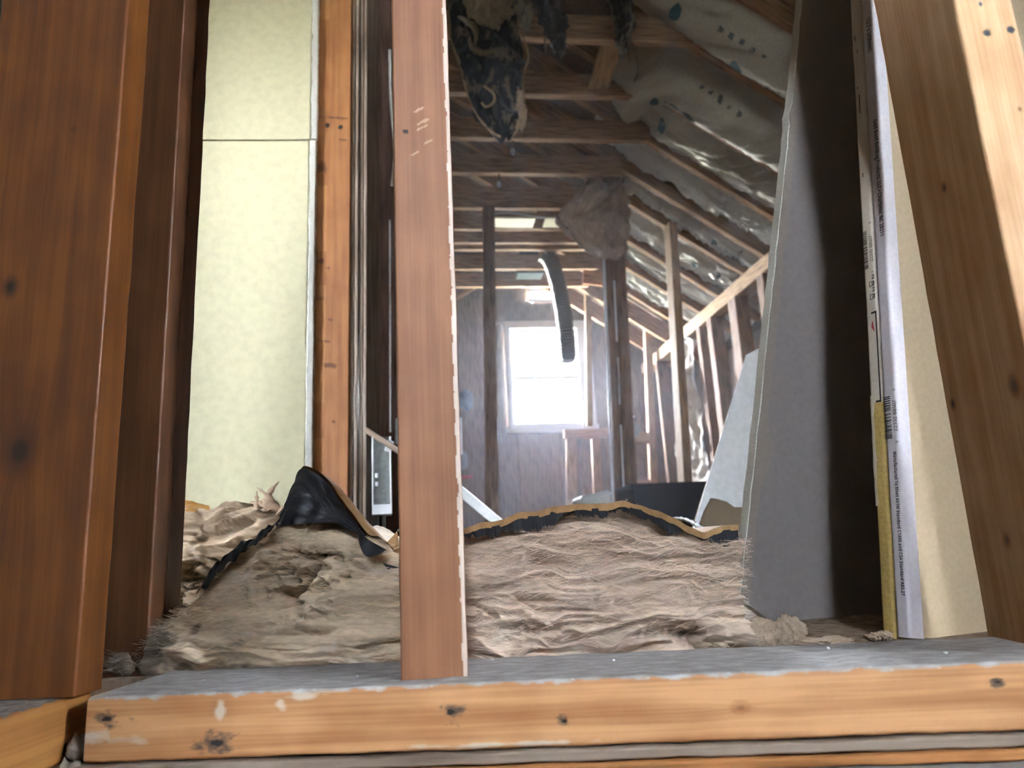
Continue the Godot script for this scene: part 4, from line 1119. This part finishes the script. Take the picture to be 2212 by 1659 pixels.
func attic_things() -> void:
	# flexible duct that hangs in front of the window
	var c := curve([at(0.90, 2.22, 5.0), at(0.945, 2.16, 5.0), at(0.985, 2.0, 5.0), at(1.01, 1.8, 5.0), at(1.022, 1.6, 5.0), at(1.025, 1.41, 5.0)], 240)
	var duct := thing("flexible_duct", "silver ribbed flexible duct hanging in front of the window", "duct", Transform3D(Basis(), at(1.025, 1.41, 5.0)))
	var rel := []
	for p in c:
		rel.append(p - at(1.025, 1.41, 5.0))
	put("hose", tube(rel, func(k): return (0.054 + 0.009 * sin(k * TAU / 6.0)) * (0.86 if k > 228 else 1.0), 22), M.duct, duct)
	put("hanger_strap", tube([Vector3(-0.105, 0.802, 0.12), Vector3(-0.11, 0.79, 0.06), Vector3(-0.115, 0.785, 0.0)], func(_k): return 0.012, 8), M.duct, duct)
	put("frayed_end", lump(Vector3(0.05, 0.014, 0.045), 0.5, 6.0, 20), M.white_metal, duct, Transform3D(Basis(), Vector3(-0.012, 0.0, 0)))
	# square metal box under the ties, louvred vent above the window
	M.dull_steel = patchy(srgb(74, 82, 82), 10.0, 0.95)
	M.dull_steel.metallic_specular = 0.15
	var e := thing("register_box", "square sheet metal box hanging under the ninth collar tie", "vent box", attic(0.835, 2.19, 5.36))
	put("body", box(Vector3(0.2, 0.1, 0.14), 0.004), M.dull_steel, e)
	for q in [-0.1, 0.1]:
		put("side_flange", box(Vector3(0.016, 0.11, 0.012), 0.002), M.dull_steel, e, Transform3D(Basis(), Vector3(q, 0, 0.074)))
	put("lower_flange", box(Vector3(0.21, 0.01, 0.012), 0.002), M.dull_steel, e, Transform3D(Basis(), Vector3(0, -0.002, 0.074)))
	put("collar", box(Vector3(0.15, 0.09, 0.1), 0.004), M.dull_steel, e, Transform3D(Basis(), Vector3(0, 0.1, -0.01)))
	var v := thing("gable_vent", "white louvred vent on the end wall above the window", "vent", attic(1.095, 2.345, 6.395))
	for k in 2:
		put("frame_bar", box(Vector3(0.225, 0.012, 0.02), 0.002), M.vinyl, v, Transform3D(Basis(), Vector3(0, [-0.006, 0.132][k], 0)))
		put("frame_bar", box(Vector3(0.012, 0.138, 0.02), 0.002), M.vinyl, v, Transform3D(Basis(), Vector3([-0.108, 0.108][k], 0, 0)))
	for k in 3:
		put("louvre", grid(2, 6, func(u, v): return Vector3((u - 0.5) * 0.208, 0.0435 * k + 0.046 * v - 0.002, 0.014 * (1.0 - v) - 0.006)), M.louvre, v)
	var wire := curve([at(0.45, 2.222, 4.35), at(0.575, 2.232, 4.35), at(0.74, 2.205, 4.35), at(0.88, 2.19, 4.35)], 30)
	tag(put("cable", tube(wire, func(_k): return 0.006, 7), M.wire), "grey cable sagging along the fifth collar tie", "cable")
	# things on the attic floor
	var bb := thing("black_box", "long black box lying on the attic floor, behind the bent batt", "box", attic(1.2, 0.045, 3.55))
	put("body", box(Vector3(0.48, 0.34, 0.3), 0.012), M.black, bb)
	put("lid", box(Vector3(0.495, 0.02, 0.315), 0.006), M.black, bb, Transform3D(Basis(), Vector3(0, 0.335, 0)))
	var wbx := thing("white_box", "pale white box at the foot of the double post", "box", attic(0.815, 0.045, 3.55))
	put("body", slab(PackedVector2Array([Vector2(-0.07, 0), Vector2(0.075, 0), Vector2(0.075, 0.325), Vector2(0.06, 0.33), Vector2(-0.06, 0.31), Vector2(-0.07, 0.30)]), 0.2), M.white_face, wbx)
	put("lid", slab(PackedVector2Array([Vector2(-0.074, 0.296), Vector2(-0.062, 0.306), Vector2(0.06, 0.326), Vector2(0.078, 0.32), Vector2(0.078, 0.334), Vector2(0.06, 0.342), Vector2(-0.064, 0.32), Vector2(-0.076, 0.308)]), 0.21), M.white_metal, wbx, Transform3D(Basis(), Vector3(0, 0, 0.005)))
	beam("white_board", at(0.03, 0.255, 1.3), at(0.20, 0.10, 1.27), Vector3.UP, 0.016, 0.05, M.white_face, "white board leaning at a slant beside the single stud", "board")
	var curl := thing("torn_paper_curl", "curled scrap of pale torn paper in front of the white sheet's foot", "paper scrap", Transform3D(Basis(), Vector3(0.155, 0.13, -0.98)))
	put("curl", grid(24, 10, func(u, v):
		var a: float = lerpf(2.9, 0.35, u)
		return Vector3(0.028 * cos(a) + 0.004 * u, 0.022 * sin(a) + 0.002 * n_fine.get_noise_2d(u * 9.0, v * 4.0), -0.05 * v)), M.tan_paper, curl)
	put("torn_rim", tube(curve([Vector3(-0.027, 0.006, 0.002), Vector3(-0.012, 0.020, 0.002), Vector3(0.006, 0.022, 0.002), Vector3(0.03, 0.008, 0.002)], 24), func(k): return 0.0016 * (1.0 + 0.8 * n_fine.get_noise_1d(k * 1.3)), 6), M.white_face, curl)
	# lamp-like ball and its coiled cord on the tall frame
	var ball := thing("work_lamp", "round work lamp with a pale curved bracket hung on the tall wooden frame", "lamp", attic(1.64, 1.02, 5.72))
	put("housing", lump(Vector3(0.075, 0.07, 0.06), 0.12, 2.0), M.steel, ball)
	put("bracket", tube(curve([Vector3(0.02, 0.10, 0.05), Vector3(-0.04, 0.085, 0.06), Vector3(-0.07, 0.04, 0.06), Vector3(-0.045, 0.02, 0.065), Vector3(-0.045, -0.03, 0.065)], 30), func(_k): return 0.011, 8), M.white_metal, ball)
	put("knob", lump(Vector3(0.026, 0.028, 0.025), 0.1, 4.0, 16), M.white_metal, ball, Transform3D(Basis(), Vector3(-0.06, -0.1, 0.02)))
	# oddments on the end wall
	var t := thing("hanging_tool", "pale narrow tool hanging on the end wall beside the window", "tool", attic(0.31, 0.95, 6.35))
	put("handle", box(Vector3(0.025, 0.32, 0.02), 0.006), M.white_face, t)
	put("blade", slab(PackedVector2Array([Vector2(-0.03, -0.14), Vector2(0.05, -0.12), Vector2(0.055, 0.0), Vector2(0.02, 0.03), Vector2(-0.03, 0.02)]), 0.012), M.steel, t)
	tag(put("blue_bag", lump(Vector3(0.07, 0.085, 0.04), 0.35, 9.0), patchy(srgb(60, 76, 108), 12.0, 0.6), null, attic(0.36, 1.42, 6.33)), "small blue bag hung on the end wall beside the window", "bag")
	beam("red_handle", at(0.29, 0.75, 6.33), at(0.40, 0.755, 6.33), Vector3.UP, 0.02, 0.02, plain(srgb(170, 40, 56), 0.5), "small red handle low on the end wall", "handle", "", null, 1, 0.0, 0.008)

func litter() -> void:
	# wool crumbs along the back of the plate at the foot of the sheets
	rng.seed = 88
	var spots := [[0.150, 0.055, -0.566, 0.021, 0.013, "round tuft of wool at the foot of the dark grey sheet"], [0.132, 0.053, -0.561, 0.016, 0.008, "flat tuft of wool next to the broad batt's end"], [0.180, 0.050, -0.556, 0.022, 0.0035, "long flat wisp of wool along the plate under the dark sheet"], [0.218, 0.051, -0.557, 0.008, 0.004, "small wisp of wool under the printed end tape"], [0.104, 0.0505, -0.556, 0.014, 0.004, "flat wad of wool below the batt's dark notch"]]
	for s in spots:
		var o := thing("insulation_tuft", s[5], "insulation", Transform3D(Basis(), Vector3(s[0], s[1], s[2])), "tufts on the plate")
		var st := SurfaceTool.new()
		for k in 7:
			var at_x: float = rng.randf_range(-0.7, 0.7) * s[3]
			var m := lump(Vector3(s[3] * rng.randf_range(0.3, 0.55), s[4] * rng.randf_range(0.5, 0.95), 0.008), 0.42, k * 3.0 + s[0] * 90.0, 44)
			st.append_from(m, 0, Transform3D(Basis(), Vector3(at_x, rng.randf_range(-0.2, 0.3) * s[4], rng.randf_range(-0.004, 0.004))))
		put("wool", st.commit(), patchy(srgb(214, 192, 168), 60.0, 0.95), o)
	# bright grit on the dusty plate
	for q in [[-0.232, -0.49, "towards the wide brown stud"], [-0.13, -0.48, "just before the single stud"], [0.03, -0.505, "under the middle of the broad batt"], [0.225, -0.48, "closest to the pale stud"], [-0.05, -0.53, "hugging the back of the single stud"], [0.17, -0.52, "under the dark grey sheet"]]:
		tag(put("plaster_crumb", lump(Vector3(0.0011, 0.0008, 0.001), 0.5, q[0] * 50.0, 10), M.white_face, null, Transform3D(Basis(), Vector3(q[0], 0.0506, q[1]))), "tiny white plaster crumb on the dusty plate, %s" % q[2], "crumb", "crumbs on the plate")
	# rubble in the gap at the plate's end
	for q in [[-0.290, 0.007, -0.449, 0.0085, "largest of three"], [-0.289, 0.004, -0.436, 0.005, "smallest of three"], [-0.290, 0.02, -0.457, 0.0075, "topmost of three"]]:
		tag(put("plaster_lump", lump(Vector3.ONE * q[3], 0.5, q[0] * 70.0, 20), patchy(srgb(160, 150, 136), 60.0, 0.95), null, Transform3D(Basis(), Vector3(q[0], q[1], q[2]))), "crumbly grey plaster lump in the gap at the plate's end, " + q[4], "plaster lump", "lumps in the gap")
